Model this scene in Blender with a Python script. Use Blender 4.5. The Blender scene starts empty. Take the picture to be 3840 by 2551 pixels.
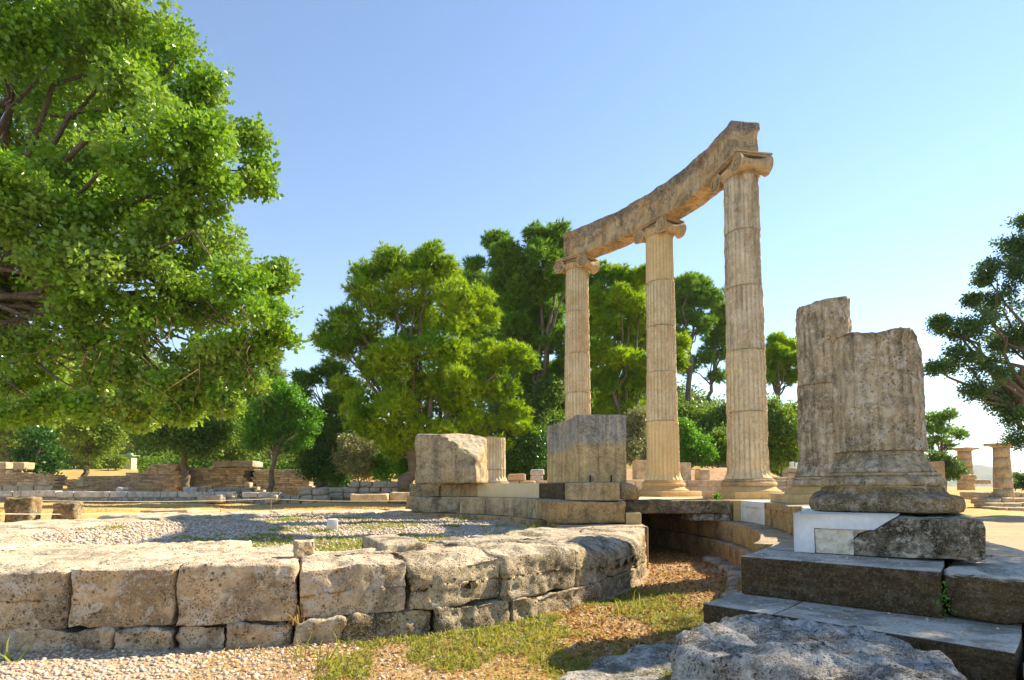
import bpy, math
import numpy as np
from mathutils import Vector
rad = math.radians
rng = np.random.default_rng(11)
S = bpy.context.scene
C = S.collection

# ---------------------------------------------------------------- camera, sky, sun, exposure
EYE = np.array([0.0, 0.0, 1.05])
FPX, CXP, VP, PITCH = 2121.0, 1920.0, 1698.0, rad(3.4)      # focal length and principal point in photograph pixels
cd = bpy.data.cameras.new('camera')
cam = bpy.data.objects.new('camera', cd); C.objects.link(cam)
cam.location = EYE; cam.rotation_euler = (rad(90) + PITCH, 0, 0)
cd.sensor_width = 36; cd.lens = FPX * 36 / 3840; cd.shift_y = (VP - 1275.5) / 3840
cd.clip_start = 0.1; cd.clip_end = 9000
S.camera = cam
SUN_A, SUN_EL = rad(26), rad(39)
sun_dir = Vector((math.cos(SUN_A) * math.cos(SUN_EL), math.sin(SUN_A) * math.cos(SUN_EL), math.sin(SUN_EL)))
W = bpy.data.worlds.new('World'); S.world = W; W.use_nodes = True
wn = W.node_tree.nodes; wl = W.node_tree.links
sky = wn.new('ShaderNodeTexSky'); sky.sky_type = 'NISHITA'; sky.sun_disc = False
sky.sun_elevation = SUN_EL; sky.sun_rotation = rad(90) - SUN_A
sky.altitude = 50; sky.air_density = 1.05; sky.dust_density = 0.0; sky.ozone_density = 1.6
wn['Background'].inputs[1].default_value = 0.098
wl.new(sky.outputs[0], wn['Background'].inputs[0])
sd = bpy.data.lights.new('sun', 'SUN'); sd.energy = 5.0; sd.angle = rad(0.53); sd.color = (1.0, 0.86, 0.63)
so = bpy.data.objects.new('sun', sd); C.objects.link(so)
so.rotation_euler = sun_dir.to_track_quat('Z', 'Y').to_euler(); so.location = (30, 15, 30)
S.view_settings.view_transform = 'Standard'; S.view_settings.look = 'None'
S.view_settings.exposure = 1.4; S.view_settings.gamma = 1; S.view_settings.use_curve_mapping = False
S.render.engine = 'CYCLES'
S.cycles.max_bounces = 8; S.cycles.diffuse_bounces = 4; S.cycles.transparent_max_bounces = 4; S.cycles.transmission_bounces = 4

# ---------------------------------------------------------------- geometry helpers
K = 3840 / 2360.0
def at(u, v, Y):                       # the point at depth Y seen at photograph pixel u, v (2360 wide scale)
    px, py = (u * K - CXP) / FPX, (VP - v * K) / FPX
    d = np.array([px, math.cos(PITCH) - math.sin(PITCH) * py, math.sin(PITCH) + math.cos(PITCH) * py])
    return EYE + d * (Y / d[1])
def pxm(r, Y): return r * K / FPX * Y
OX, OY = -2.708, 7.752                 # centre of the round building
def ring(r, deg, z): return np.array([OX + r * math.cos(rad(deg)), OY + r * math.sin(rad(deg)), z])
def ang_at(u, r, far=False):           # angle where the sight line of column u meets the circle r
    s = (u * K - CXP) / FPX
    a = 1 + s * s; b = -2 * (s * OX + OY); c = OX * OX + OY * OY - r * r
    y = (-b + (1 if far else -1) * math.sqrt(max(b * b - 4 * a * c, 0))) / (2 * a)
    return math.degrees(math.atan2(y - OY, s * y - OX))
def on_cut(u, v, deg):                 # r, z where the sight line meets the radial plane at angle deg
    p = at(u, v, 1.0) - EYE; n = np.array([-math.sin(rad(deg)), math.cos(rad(deg)), 0])
    t = np.dot(np.array([OX, OY, 0]) - EYE * [1, 1, 0], n) / np.dot(p, n)
    q = EYE + p * t
    return math.hypot(q[0] - OX, q[1] - OY), q[2]

def mesh(V, F, smooth=False):
    V = np.asarray(V, dtype=np.float32)
    Fs = F if isinstance(F, list) else [F]
    Fs = [np.asarray(f, dtype=np.int32) for f in Fs if len(f)]
    me = bpy.data.meshes.new('mesh')
    me.vertices.add(len(V)); me.vertices.foreach_set('co', V.ravel())
    idx = np.concatenate([f.ravel() for f in Fs]); cnt = np.concatenate([np.full(len(f), f.shape[1], np.int32) for f in Fs])
    me.loops.add(len(idx)); me.loops.foreach_set('vertex_index', idx)
    me.polygons.add(len(cnt)); me.polygons.foreach_set('loop_start', np.concatenate([[0], np.cumsum(cnt)[:-1]]).astype(np.int32))
    me.update(calc_edges=True)
    if smooth: me.polygons.foreach_set('use_smooth', np.ones(len(cnt), bool))
    return me
def add(name, V, F, mat, parent=None, smooth=False):
    V = np.asarray(V, dtype=float)
    if parent is not None: o0 = np.array(parent_loc(parent))
    else: o0 = np.array([(V[:, 0].min() + V[:, 0].max()) / 2, (V[:, 1].min() + V[:, 1].max()) / 2, V[:, 2].min()])
    me = mesh(V - o0, F, smooth)
    for m in (mat if isinstance(mat, (list, tuple)) else [mat]): me.materials.append(m)
    o = bpy.data.objects.new(name, me); C.objects.link(o)
    if parent is not None: o.parent = parent
    else: o.location = o0
    return o
def parent_loc(p):
    l = np.array(p.location)
    while p.parent is not None: p = p.parent; l = l + np.array(p.location)
    return l
def tag(o, label=None, cat=None, group=None, kind=None):
    if label: o['label'] = label
    if cat: o['category'] = cat
    if group: o['group'] = group
    if kind: o['kind'] = kind
    return o
def thing(name, label, cat, loc, group=None):
    o = bpy.data.objects.new(name, None); C.objects.link(o); o.location = tuple(loc); o.empty_display_size = 0.2
    return tag(o, label, cat, group)
def inst(name, me, parent, loc, rz=0.0, sc=(1, 1, 1), rx=0.0, ry=0.0):
    o = bpy.data.objects.new(name, me); C.objects.link(o); o.parent = parent
    o.location = tuple(np.array(loc) - (parent_loc(parent) if parent is not None else 0)); o.rotation_euler = (rx, ry, rz); o.scale = sc
    return o

def hash01(ix, iy, iz, seed):
    h = (ix * 374761393 + iy * 668265263 + iz * 1274126177 + seed * 974634777) & 0xffffffff
    h = ((h ^ (h >> 13)) * 1103515245) & 0xffffffff
    h = ((h ^ (h >> 16)) * 2246822519) & 0xffffffff
    return ((h ^ (h >> 15)) & 0xffffff) / float(0xffffff)
def vnoise(p, seed=0):
    i = np.floor(p).astype(np.int64); f = p - i; f = f * f * (3 - 2 * f)
    r = 0
    for dx in (0, 1):
        for dy in (0, 1):
            for dz in (0, 1):
                w = (f[:, 0] if dx else 1 - f[:, 0]) * (f[:, 1] if dy else 1 - f[:, 1]) * (f[:, 2] if dz else 1 - f[:, 2])
                r = r + w * hash01(i[:, 0] + dx, i[:, 1] + dy, i[:, 2] + dz, seed)
    return r * 2 - 1
def fbm(p, oct=4, seed=0, gain=0.5):
    p = np.asarray(p, float); r = 0; a = 1.0
    for k in range(oct): r = r + a * vnoise(p * 2.03 ** k + 17.3 * k, seed + k); a *= gain
    return r
def pits(p, seed=0):                   # 1 at the centre of scattered holes, 0 outside
    i = np.floor(p).astype(np.int64); d = np.full(len(p), 9.0)
    for dx in (-1, 0, 1):
        for dy in (-1, 0, 1):
            for dz in (-1, 0, 1):
                a, b, c = i[:, 0] + dx, i[:, 1] + dy, i[:, 2] + dz
                q = np.stack([a + hash01(a, b, c, seed + 1), b + hash01(a, b, c, seed + 2), c + hash01(a, b, c, seed + 3)], 1)
                d = np.minimum(d, np.linalg.norm(p - q, axis=1) / (0.25 + 0.5 * hash01(a, b, c, seed + 4)))
    return np.clip(1 - d, 0, 1)

def axis(h, b, n):
    b = min(b, h * 0.6)
    if n <= 1: return np.array([-h, -h + b, h - b, h])
    return np.concatenate([[-h, -h + b * .45], np.linspace(-h + b, h - b, n + 1), [h - b * .45, h]])
def boxgrid(ax):
    Vs, Fs, off = [], [], 0
    for k in range(3):
        a, b = (k + 1) % 3, (k + 2) % 3
        A, B = np.meshgrid(ax[a], ax[b], indexing='ij'); na, nb = A.shape
        for s in (0, -1):
            P = np.zeros((na * nb, 3)); P[:, a] = A.ravel(); P[:, b] = B.ravel(); P[:, k] = ax[k][s]
            I = np.arange(na * nb).reshape(na, nb)
            q = np.stack([I[:-1, :-1], I[1:, :-1], I[1:, 1:], I[:-1, 1:]], -1).reshape(-1, 4)
            if s == 0: q = q[:, ::-1]
            Vs.append(P); Fs.append(q + off); off += na * nb
    V = np.concatenate(Vs); F = np.concatenate(Fs)
    _, ui, inv = np.unique(np.round(V, 5), axis=0, return_index=True, return_inverse=True)
    return V[ui], inv.ravel()[F]
def stone(h, bev=0.02, n=(1, 1, 1), amp=0.0, freq=3.0, seed=0, pit=0.0, pf=9.0, off=(0, 0, 0), top=0.0):
    h = np.array(h, float); b = min(bev, h.min() * 0.8)
    V, F = boxgrid([axis(h[k], b, n[k]) for k in range(3)])
    inner = np.clip(V, -(h - b), h - b); d = V - inner; L = np.linalg.norm(d, axis=1, keepdims=True)
    N = np.where(L > 1e-9, d / np.maximum(L, 1e-9), 0); V = inner + N * b
    if amp or pit:
        P = V + np.array(off) + seed * 3.7
        disp = amp * fbm(P * freq, 5, seed, .55)
        big = amp * 1.2 * np.minimum(0, fbm(P * freq * .45, 2, seed + 9) + .15) if amp else 0
        if pit: disp = disp - pit * pits(P * pf, seed + 3) - pit * .6 * pits(P * pf * 2.3, seed + 7)
        V = V + N * (disp + big)[:, None]
        if top: V[:, 2] += np.where(N[:, 2] > .5, top * fbm(P * freq * .6, 3, seed + 5), 0)
    return V, F
def bend(V, r, deg, z):                # local x = radial, y = along the arc, z = up
    a = rad(deg) + V[:, 1] / r; rr = r + V[:, 0]
    return np.stack([OX + rr * np.cos(a), OY + rr * np.sin(a), V[:, 2] + z], 1)
def rblock(name, r0, r1, a0, a1, z0, z1, mat, parent, bev=.012, n=None, amp=.0, freq=3., seed=None, pit=0., pf=9., gap=.004, smooth=False, top=0., label=None):
    rm = (r0 + r1) / 2; w = rad(a1 - a0) * rm - gap
    seed = int(rng.integers(1000)) if seed is None else seed
    n = n or (1, max(2, int(w / .25)), 1)
    V, F = stone(((r1 - r0) / 2, w / 2, (z1 - z0) / 2), bev, n, amp, freq, seed, pit, pf, top=top)
    o = add(name, bend(V, rm, (a0 + a1) / 2, (z0 + z1) / 2), F, mat, parent, smooth)
    if label: o['label'] = label
    return o
def rotz(V, a):
    c, s = math.cos(a), math.sin(a)
    return np.stack([V[:, 0] * c - V[:, 1] * s, V[:, 0] * s + V[:, 1] * c, V[:, 2]], 1)
def sblock(name, cen, h, mat, parent=None, rz=0., **kw):
    sm = kw.pop('smooth', False)
    V, F = stone(h, **kw)
    return add(name, rotz(V, rz) + np.array(cen), F, mat, parent, sm)
def extrude_ring(poly, a0, a1, n=4):   # polygon in (r, z), counter-clockwise, swept along the arc
    P = np.array(poly); m = len(P); V = []
    for k in range(n + 1):
        a = rad(a0 + (a1 - a0) * k / n)
        V.append(np.stack([OX + P[:, 0] * math.cos(a), OY + P[:, 0] * math.sin(a), P[:, 1]], 1))
    I = np.arange((n + 1) * m).reshape(n + 1, m)
    q = np.stack([I[:-1], np.roll(I[:-1], -1, 1), np.roll(I[1:], -1, 1), I[1:]], -1).reshape(-1, 4)
    from mathutils.geometry import tessellate_polygon
    t = np.array(tessellate_polygon([[Vector((p[0], p[1], 0)) for p in P]]))
    a, b, c = P[t[:, 0]], P[t[:, 1]], P[t[:, 2]]
    fl = ((b - a)[:, 0] * (c - a)[:, 1] - (b - a)[:, 1] * (c - a)[:, 0]) < 0
    t[fl] = t[fl][:, ::-1]
    return np.concatenate(V), [q, t, t[:, ::-1] + n * m]
def lathe(prof, n, cen, flute=None, nf=24, amp=0., freq=6., seed=0, pit=0., pf=10.):
    P = np.array(prof, float); m = len(P); th = np.linspace(0, 2 * np.pi, n, endpoint=False)
    Rr = np.repeat(P[:, :1], n, 1); Z = np.repeat(P[:, 1:2], n, 1)
    T = np.repeat(th[None], m, 0)
    if flute is not None:              # flute: depth per ring
        s = np.abs(np.sin(T * nf / 2)); Rr = Rr - np.array(flute)[:, None] * np.sqrt(np.clip(s, 0, 1))
    X = np.stack([Rr * np.cos(T), Rr * np.sin(T), Z], -1).reshape(-1, 3)
    if amp or pit:
        q = X + seed * 5.1
        d = amp * fbm(q * freq, 4, seed, .6)
        if pit: d = d - pit * pits(q * pf, seed) - pit * .5 * pits(q * pf * 2.1, seed + 5)
        k = np.repeat(np.where(P[:, 0] > 1e-4, 1, 0), n)
        X[:, 0] += d * np.cos(T.ravel()) * k; X[:, 1] += d * np.sin(T.ravel()) * k
    I = np.arange(m * n).reshape(m, n)
    F = np.stack([I[:-1], np.roll(I[:-1], -1, 1), np.roll(I[1:], -1, 1), I[1:]], -1).reshape(-1, 4)
    return X + np.array(cen), F
def tube(pts, radii, sides=7):
    pts = np.asarray(pts, float); n = len(pts); V = []
    for k in range(n):
        t = pts[min(k + 1, n - 1)] - pts[max(k - 1, 0)]; t = t / (np.linalg.norm(t) + 1e-9)
        a = np.cross(t, [0.31, 0.9, 0.2]); a /= np.linalg.norm(a) + 1e-9; b = np.cross(t, a)
        th = np.linspace(0, 2 * np.pi, sides, endpoint=False)
        V.append(pts[k] + radii[k] * (np.cos(th)[:, None] * a + np.sin(th)[:, None] * b))
    I = np.arange(n * sides).reshape(n, sides)
    F = np.stack([I[:-1], np.roll(I[:-1], -1, 1), np.roll(I[1:], -1, 1), I[1:]], -1).reshape(-1, 4)
    return np.concatenate(V), F[:, ::-1]
def join(parts):
    V, F, o = [], [], 0
    for v, f in parts:
        fs = f if isinstance(f, list) else [f]
        V.append(v); F += [np.asarray(x) + o for x in fs]; o += len(v)
    out = {}
    for f in F: out.setdefault(f.shape[1], []).append(f)
    return np.concatenate(V), [np.concatenate(x) for x in out.values()]

# ---------------------------------------------------------------- material helpers
class NT:
    def __init__(s, name):
        s.m = bpy.data.materials.new(name); s.m.use_nodes = True; s.t = s.m.node_tree; s.n = s.t.nodes
        s.b = s.n['Principled BSDF']; s.out = s.n['Material Output']
    def new(s, t, **kw):
        x = s.n.new(t)
        for k, v in kw.items(): setattr(x, k, v)
        return x
    def put(s, sock, v):
        if hasattr(v, 'is_linked') or isinstance(v, bpy.types.NodeSocket): s.t.links.new(v, sock)
        elif isinstance(v, tuple) and len(v) == 3 and sock.type == 'RGBA': sock.default_value = (*v, 1)
        else: sock.default_value = v
    def coords(s, shift=True):
        tc = s.new('ShaderNodeTexCoord').outputs['Object']
        if not shift: return tc
        oi = s.new('ShaderNodeObjectInfo').outputs['Random']
        mp = s.new('ShaderNodeVectorMath', operation='ADD'); s.put(mp.inputs[0], tc)
        mu = s.new('ShaderNodeMath', operation='MULTIPLY'); s.put(mu.inputs[0], oi); mu.inputs[1].default_value = 40
        s.put(mp.inputs[1], mu.outputs[0]); return mp.outputs[0]
    def scale(s, v, sc):
        mp = s.new('ShaderNodeMapping'); s.put(mp.inputs[0], v); mp.inputs['Scale'].default_value = sc; return mp.outputs[0]
    def noise(s, v, sc, det=5, ro=.6, dist=0.):
        x = s.new('ShaderNodeTexNoise'); s.put(x.inputs['Vector'], v); x.inputs['Scale'].default_value = sc
        x.inputs['Detail'].default_value = det; x.inputs['Roughness'].default_value = ro; x.inputs['Distortion'].default_value = dist
        return x.outputs['Fac']
    def vor(s, v, sc, feat='F1', rnd=1.):
        x = s.new('ShaderNodeTexVoronoi', feature=feat); s.put(x.inputs['Vector'], v); x.inputs['Scale'].default_value = sc
        x.inputs['Randomness'].default_value = rnd; return x
    def rng(s, f, a, b, c=0., d=1.):
        x = s.new('ShaderNodeMapRange'); s.put(x.inputs[0], f)
        for i, v in zip((1, 2, 3, 4), (a, b, c, d)): x.inputs[i].default_value = v
        return x.outputs[0]
    def math(s, op, a, b=0.):
        x = s.new('ShaderNodeMath', operation=op); s.put(x.inputs[0], a); s.put(x.inputs[1], b); return x.outputs[0]
    def mix(s, f, a, b, mode='MIX'):
        x = s.new('ShaderNodeMix', data_type='RGBA', blend_type=mode); s.put(x.inputs[0], f); s.put(x.inputs[6], a); s.put(x.inputs[7], b)
        return x.outputs[2]
    def bump(s, h, st, dist, n=None):
        x = s.new('ShaderNodeBump'); s.put(x.inputs['Height'], h); x.inputs['Strength'].default_value = st; x.inputs['Distance'].default_value = dist
        if n is not None: s.put(x.inputs['Normal'], n)
        return x.outputs[0]
    def done(s, col, rough=.9, nrm=None, spec=.25):
        s.put(s.b.inputs['Base Color'], col); s.put(s.b.inputs['Roughness'], rough); s.b.inputs['Specular IOR Level'].default_value = spec
        if nrm is not None: s.put(s.b.inputs['Normal'], nrm)
        return s.m

def stone_mat(name, a, b, dark=0., white=0., ochre=0., streak=0., pore=.5, sc=1., bump=.6, toplight_stain=0., toplight_stainc=(.42, .4, .36), pcol=(.06, .04, .022), ochrec=(.5, .27, .07), darkc=(.03, .026, .018), fine=1.0, bed=0., split=None, splitc=None, flute=0., island=0.):
    T = NT(name); v = T.coords()
    n1 = T.noise(v, 2.2 * sc, 7, .66); n2 = T.noise(v, 11 * sc, 6, .72); n3 = T.noise(v, 48 * sc, 5, .75); n4 = T.noise(v, 150 * sc, 3, .7)
    col = T.mix(T.rng(T.math('ADD', T.math('MULTIPLY', n1, .55), T.math('MULTIPLY', n2, .55)), .44, .66), b, a)
    if flute:                            # pale smooth flute floors, broken brown ridges between them
        fa = T.new('ShaderNodeAttribute', attribute_name='ridge').outputs['Fac']
        wv = T.rng(T.noise(T.scale(v, (2.5, 2.5, 1.1)), 2.0, 4, .6), .36, .58)
        col = T.mix(T.math('MULTIPLY', T.math('MULTIPLY', T.rng(fa, .25, .6), flute), wv), col, T.mix(T.rng(n3, .4, .6), tuple(x * .55 for x in b), tuple(x * .95 for x in b)))
        col = T.mix(T.math('MULTIPLY', T.math('MULTIPLY', T.rng(fa, .3, .05), flute * .7), wv), col, tuple(min(.8, x * 1.25) for x in a))
    if split is not None:                # older grey skin above an irregular weathering line
        gz = T.new('ShaderNodeSeparateXYZ'); T.put(gz.inputs[0], T.new('ShaderNodeTexCoord').outputs['Generated'])
        ln = T.math('ADD', T.math('ADD', gz.outputs[2], T.math('MULTIPLY', T.noise(v, 1.6, 5, .6), .5)), T.math('MULTIPLY', gz.outputs[0], -.12))
        col = T.mix(T.rng(ln, split - .05, split + .08), col, T.mix(T.rng(n2, .4, .62), tuple(x * .55 for x in splitc), splitc))
    if ochre: col = T.mix(T.math('MULTIPLY', T.rng(T.noise(v, 1.3 * sc, 5, .65, .6), .48, .64), ochre), col, ochrec)
    if bed:
        col = T.mix(T.math('MULTIPLY', T.rng(T.noise(T.scale(v, (1.2, 1.2, 9)), 3 * sc, 6, .7, .5), .48, .66), bed), col, tuple(min(1, x * 1.9) for x in a))
    if island:
        ri = T.new('ShaderNodeNewGeometry').outputs['Random Per Island']
        col = T.mix(T.math('MULTIPLY', T.rng(ri, 0., .5, 1., 0.), island), col, tuple(x * .35 for x in b)); col = T.mix(T.math('MULTIPLY', T.rng(ri, .6, 1.), island), col, tuple(min(.8, x * 1.3) for x in a))
    if streak:
        vs = T.scale(v, (6 * sc, 6 * sc, .4 * sc))
        col = T.mix(T.math('MULTIPLY', T.rng(T.noise(vs, 1.5, 6, .65), .5, .66), streak), col, darkc)
        col = T.mix(T.math('MULTIPLY', T.rng(T.noise(T.scale(v, (7 * sc, 7 * sc, .5 * sc)), 1.7, 5, .6), .56, .66), streak * .55), col, tuple(min(.8, x * 1.5) for x in a))
    if toplight_stain:  # light on up-facing faces put into the colour; on the beam a dark stain
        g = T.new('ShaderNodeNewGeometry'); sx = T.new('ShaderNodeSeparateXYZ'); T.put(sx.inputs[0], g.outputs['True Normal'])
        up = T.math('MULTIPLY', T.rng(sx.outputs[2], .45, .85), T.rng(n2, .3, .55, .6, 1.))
        col = T.mix(T.math('MULTIPLY', up, toplight_stain), col, toplight_stainc)
    if dark:
        dl = T.rng(T.math('ADD', T.noise(v, 3.1 * sc, 9, .7, .4), T.math('MULTIPLY', n3, .3)), .63, .72)
        col = T.mix(T.math('MULTIPLY', dl, dark), col, darkc)
    if white:
        wl_ = T.rng(T.math('ADD', T.noise(v, 9 * sc, 8, .75, .3), T.math('MULTIPLY', T.noise(v, 1.7 * sc, 3), .3)), .67, .75)
        col = T.mix(T.math('MULTIPLY', wl_, white), col, (.66, .61, .52))
    fl = T.math('ADD', T.math('MULTIPLY', n3, .6), T.math('MULTIPLY', n4, .5))
    col = T.mix(T.rng(fl, .56, .68, 0, .75 * fine), col, (.76, .64, .47)); col = T.mix(T.rng(fl, .48, .38, 0, .6 * fine), col, pcol)
    vp = T.vor(v, 24 * sc); vq = T.vor(v, 64 * sc)
    pm = T.math('MULTIPLY', T.rng(vp.outputs['Distance'], .12, .3, 1., 0.), T.rng(T.noise(v, 5 * sc, 3), .44, .56))
    pq = T.math('MULTIPLY', T.rng(vq.outputs['Distance'], .15, .38, 1., 0.), T.rng(T.noise(v, 8 * sc, 3), .4, .56))
    po = T.math('MAXIMUM', pm, T.math('MULTIPLY', pq, .8))
    col = T.mix(T.math('MULTIPLY', po, pore), col, pcol)  # shade inside the pores painted in, mild like dirt speckle
    h = T.math('SUBTRACT', T.math('ADD', T.math('ADD', n2, T.math('MULTIPLY', n3, .7)), T.math('MULTIPLY', n4, .3)), T.math('MULTIPLY', po, .9 * pore))
    return T.done(col, .93, T.bump(h, bump, .012 / sc), .12)

def plain(name, col, rough=.7, var=.2, sc=8., spec=.3, metal=0.):
    T = NT(name); v = T.coords(); n = T.noise(v, sc, 5, .6)
    c = T.mix(T.rng(n, .3, .7), tuple(x * (1 - var) for x in col), tuple(min(1, x * (1 + var)) for x in col))
    T.b.inputs['Metallic'].default_value = metal
    return T.done(c, rough, T.bump(n, .2, .01), spec)

def leaf_mat(name, a, b, c=None, trans=.35, tc=None, gloss=.45, big=.6, tone=True):
    T = NT(name); g = T.new('ShaderNodeNewGeometry'); r = g.outputs['Random Per Island']
    v = T.new('ShaderNodeTexCoord').outputs['Object']
    r = T.math('ADD', T.math('MULTIPLY', r, .4 if tone else 1.), T.math('MULTIPLY', T.new('ShaderNodeAttribute', attribute_name='tone').outputs['Fac'], .6 if tone else 0.))
    col = T.mix(r, a, b)
    if c: col = T.mix(T.rng(T.noise(v, big, 3), .45, .62), col, T.mix(r, c, a))
    T.put(T.b.inputs['Base Color'], col); T.b.inputs['Roughness'].default_value = gloss; T.b.inputs['Specular IOR Level'].default_value = .35
    tr = T.new('ShaderNodeBsdfTranslucent'); T.put(tr.inputs[0], T.mix(.5, col, tc or (.25, .4, .02)))
    ms = T.new('ShaderNodeMixShader'); ms.inputs[0].default_value = trans
    T.t.links.new(T.b.outputs[0], ms.inputs[1]); T.t.links.new(tr.outputs[0], ms.inputs[2]); T.t.links.new(ms.outputs[0], T.out.inputs[0])
    return T.m

M = {}
M['shell'] = stone_mat('shelly_limestone', (.6, .45, .29), (.36, .25, .145), dark=.5, white=.5, ochre=.35, pore=.85, bump=1., fine=.75, toplight_stain=.8, toplight_stainc=(.58, .49, .36))
M['shell2'] = stone_mat('grey_shelly_limestone', (.5, .39, .24), (.22, .165, .09), dark=.75, white=.22, ochre=.3, pore=.85, bump=1., toplight_stain=.65, toplight_stainc=(.46, .4, .31))
M['shaft'] = stone_mat('weathered_shaft_stone', (.78, .62, .4), (.6, .45, .27), dark=.12, white=.35, ochre=.4, streak=.12, flute=.75, fine=.5, pore=.8, sc=1.6, bump=.9)
M['shaft_grey'] = stone_mat('grey_shaft_stone', (.74, .61, .43), (.5, .38, .24), dark=.18, white=.5, ochre=.3, streak=.5, flute=.6, fine=.55, pore=.6, sc=1.3, bump=1.)
M['stub'] = stone_mat('streaked_stub_stone', (.5, .41, .28), (.24, .19, .12), dark=.45, white=.5, ochre=.2, streak=.7, flute=.35, fine=.7, pore=.75, sc=1.3, bump=1.)
M['cap'] = stone_mat('weathered_capital_stone', (.56, .42, .25), (.36, .26, .15), dark=.4, white=.25, ochre=.4, streak=.25, pore=.7, sc=1.6, bump=.9, fine=.7)
M['stubfoot'] = stone_mat('streaked_foot_stone', (.5, .4, .26), (.27, .2, .12), dark=.5, white=.45, ochre=.35, streak=.3, pore=.75, sc=1.3, bump=1., fine=.7)
M['newplain'] = stone_mat('restored_foot_stone', (.62, .45, .22), (.5, .35, .15), dark=.15, ochre=.35, streak=.15, pore=.3, sc=1.6, bump=.4, fine=.45)
M['newshaft'] = stone_mat('smooth_restored_stone', (.74, .56, .3), (.6, .44, .22), ochre=.25, streak=.18, white=.2, flute=.5, pore=.25, sc=1.6, bump=.35, fine=.5)
M['beam'] = stone_mat('stained_beam_stone', (.54, .4, .23), (.3, .215, .12), dark=.55, white=.2, ochre=.6, streak=.5, split=.84, splitc=(.22, .19, .16), pore=.7, sc=1.3, bump=1., toplight_stain=.8, toplight_stainc=(.1, .085, .07))
M['block'] = stone_mat('stained_block_stone', (.5, .37, .2), (.25, .18, .095), dark=.5, white=.2, ochre=.45, streak=.55, pore=.6, sc=1.2, bump=.7, toplight_stain=.6)
M['split'] = stone_mat('half_weathered_block_stone', (.62, .44, .2), (.42, .28, .12), dark=.35, white=.1, ochre=.3, streak=.5, pore=.7, sc=1.2, bump=.7, split=.72, splitc=(.36, .34, .31))
M['brown'] = stone_mat('brown_step_stone', (.085, .056, .024), (.032, .021, .009), dark=.45, white=.06, ochre=.0, streak=.2, pore=.6, sc=1.3, bump=.8, toplight_stain=.95, toplight_stainc=(.56, .52, .45), fine=.22, bed=.45)
M['ochre'] = stone_mat('ochre_block_stone', (.52, .32, .12), (.26, .155, .055), dark=.5, ochre=.7, streak=.4, pore=.6, sc=1.2, bump=.7, toplight_stain=.8, toplight_stainc=(.4, .34, .25))
M['lichen'] = stone_mat('lichen_black_stone', (.44, .4, .33), (.035, .03, .02), dark=1., white=.6, ochre=.2, streak=.5, pore=.4, sc=1.7, bump=1., toplight_stain=.5, toplight_stainc=(.42, .39, .32), fine=.6)
M['foot'] = stone_mat('mossy_brown_foot_stone', (.24, .175, .085), (.07, .05, .022), dark=.75, white=.3, ochre=.35, streak=.2, pore=.6, sc=1.5, bump=1., fine=.7)
M['marble'] = stone_mat('new_white_marble', (.74, .735, .72), (.64, .63, .61), pore=.08, sc=2, bump=.15, fine=.22, streak=.05, ochre=.04)
M['hacked'] = stone_mat('hacked_white_panel', (.82, .78, .7), (.62, .56, .45), pore=.2, sc=1.6, bump=1., white=.3, fine=.6)
M['cream'] = stone_mat('cream_slab_stone', (.66, .55, .34), (.58, .47, .28), pore=.04, sc=2, bump=.1, fine=.15)
M['farstone'] = stone_mat('pale_ruin_stone', (.56, .54, .5), (.36, .33, .29), dark=.4, white=.3, pore=.3, sc=.8, bump=.6, island=.6)
M['farbrick'] = stone_mat('ruin_brick', (.56, .38, .21), (.38, .24, .13), dark=.25, white=.2, ochre=.4, pore=.3, sc=.8, bump=.7, island=.6)
M['fartan'] = stone_mat('tan_ruin_stone', (.58, .45, .28), (.4, .3, .18), dark=.35, white=.15, ochre=.4, pore=.4, sc=.8, bump=.7, island=.6)
M['rubble'] = stone_mat('dark_ruin_rubble', (.4, .36, .3), (.22, .195, .16), dark=.4, white=.25, pore=.3, sc=.8, bump=.7, island=.6)
M['bark'] = stone_mat('bark', (.12, .085, .055), (.05, .036, .024), dark=.4, pore=.2, sc=1.5, bump=1., streak=.5)
M['pinebark'] = stone_mat('pine_bark', (.15, .11, .08), (.06, .045, .033), dark=.4, pore=.2, sc=1., bump=1., streak=.5)
M['twig'] = plain('brown_twig', (.2, .11, .05), .8)
M['rope'] = plain('cream_rope', (.7, .65, .5), .8)
M['post'] = plain('grey_metal_post', (.22, .2, .16), .6)
M['marker'] = plain('white_marker_stone', (.6, .58, .52), .7, .1)
M['black'] = plain('dark_iron', (.02, .02, .02), .6)  # near-black colour for the shade inside slots and window opening
M['kiosk'] = plain('pale_green_paint', (.42, .45, .3), .6, .1)
M['kioskroof'] = plain('green_roof_paint', (.2, .34, .2), .6, .1)
M['panel'] = plain('dark_notice', (.22, .26, .24), .4, .1)
# foliage
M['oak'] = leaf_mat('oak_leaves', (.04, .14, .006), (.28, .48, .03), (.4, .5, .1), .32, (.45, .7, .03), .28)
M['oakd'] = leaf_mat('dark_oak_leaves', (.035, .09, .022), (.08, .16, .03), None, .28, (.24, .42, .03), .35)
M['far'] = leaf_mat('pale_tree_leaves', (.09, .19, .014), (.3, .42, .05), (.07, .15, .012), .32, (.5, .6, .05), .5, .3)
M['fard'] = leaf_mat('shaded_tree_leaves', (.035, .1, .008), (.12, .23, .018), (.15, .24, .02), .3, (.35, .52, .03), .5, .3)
M['ivy'] = leaf_mat('ivy_leaves', (.02, .075, .008), (.055, .15, .014), None, .25, (.1, .3, .02), .35)
M['bright'] = leaf_mat('bright_green_leaves', (.05, .18, .012), (.13, .3, .02), None, .4, (.3, .65, .02), .45)
M['pine'] = leaf_mat('pine_needles', (.1, .25, .004), (.46, .57, .012), (.07, .2, .004), .38, (.5, .72, .01), .5, .35)
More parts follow.
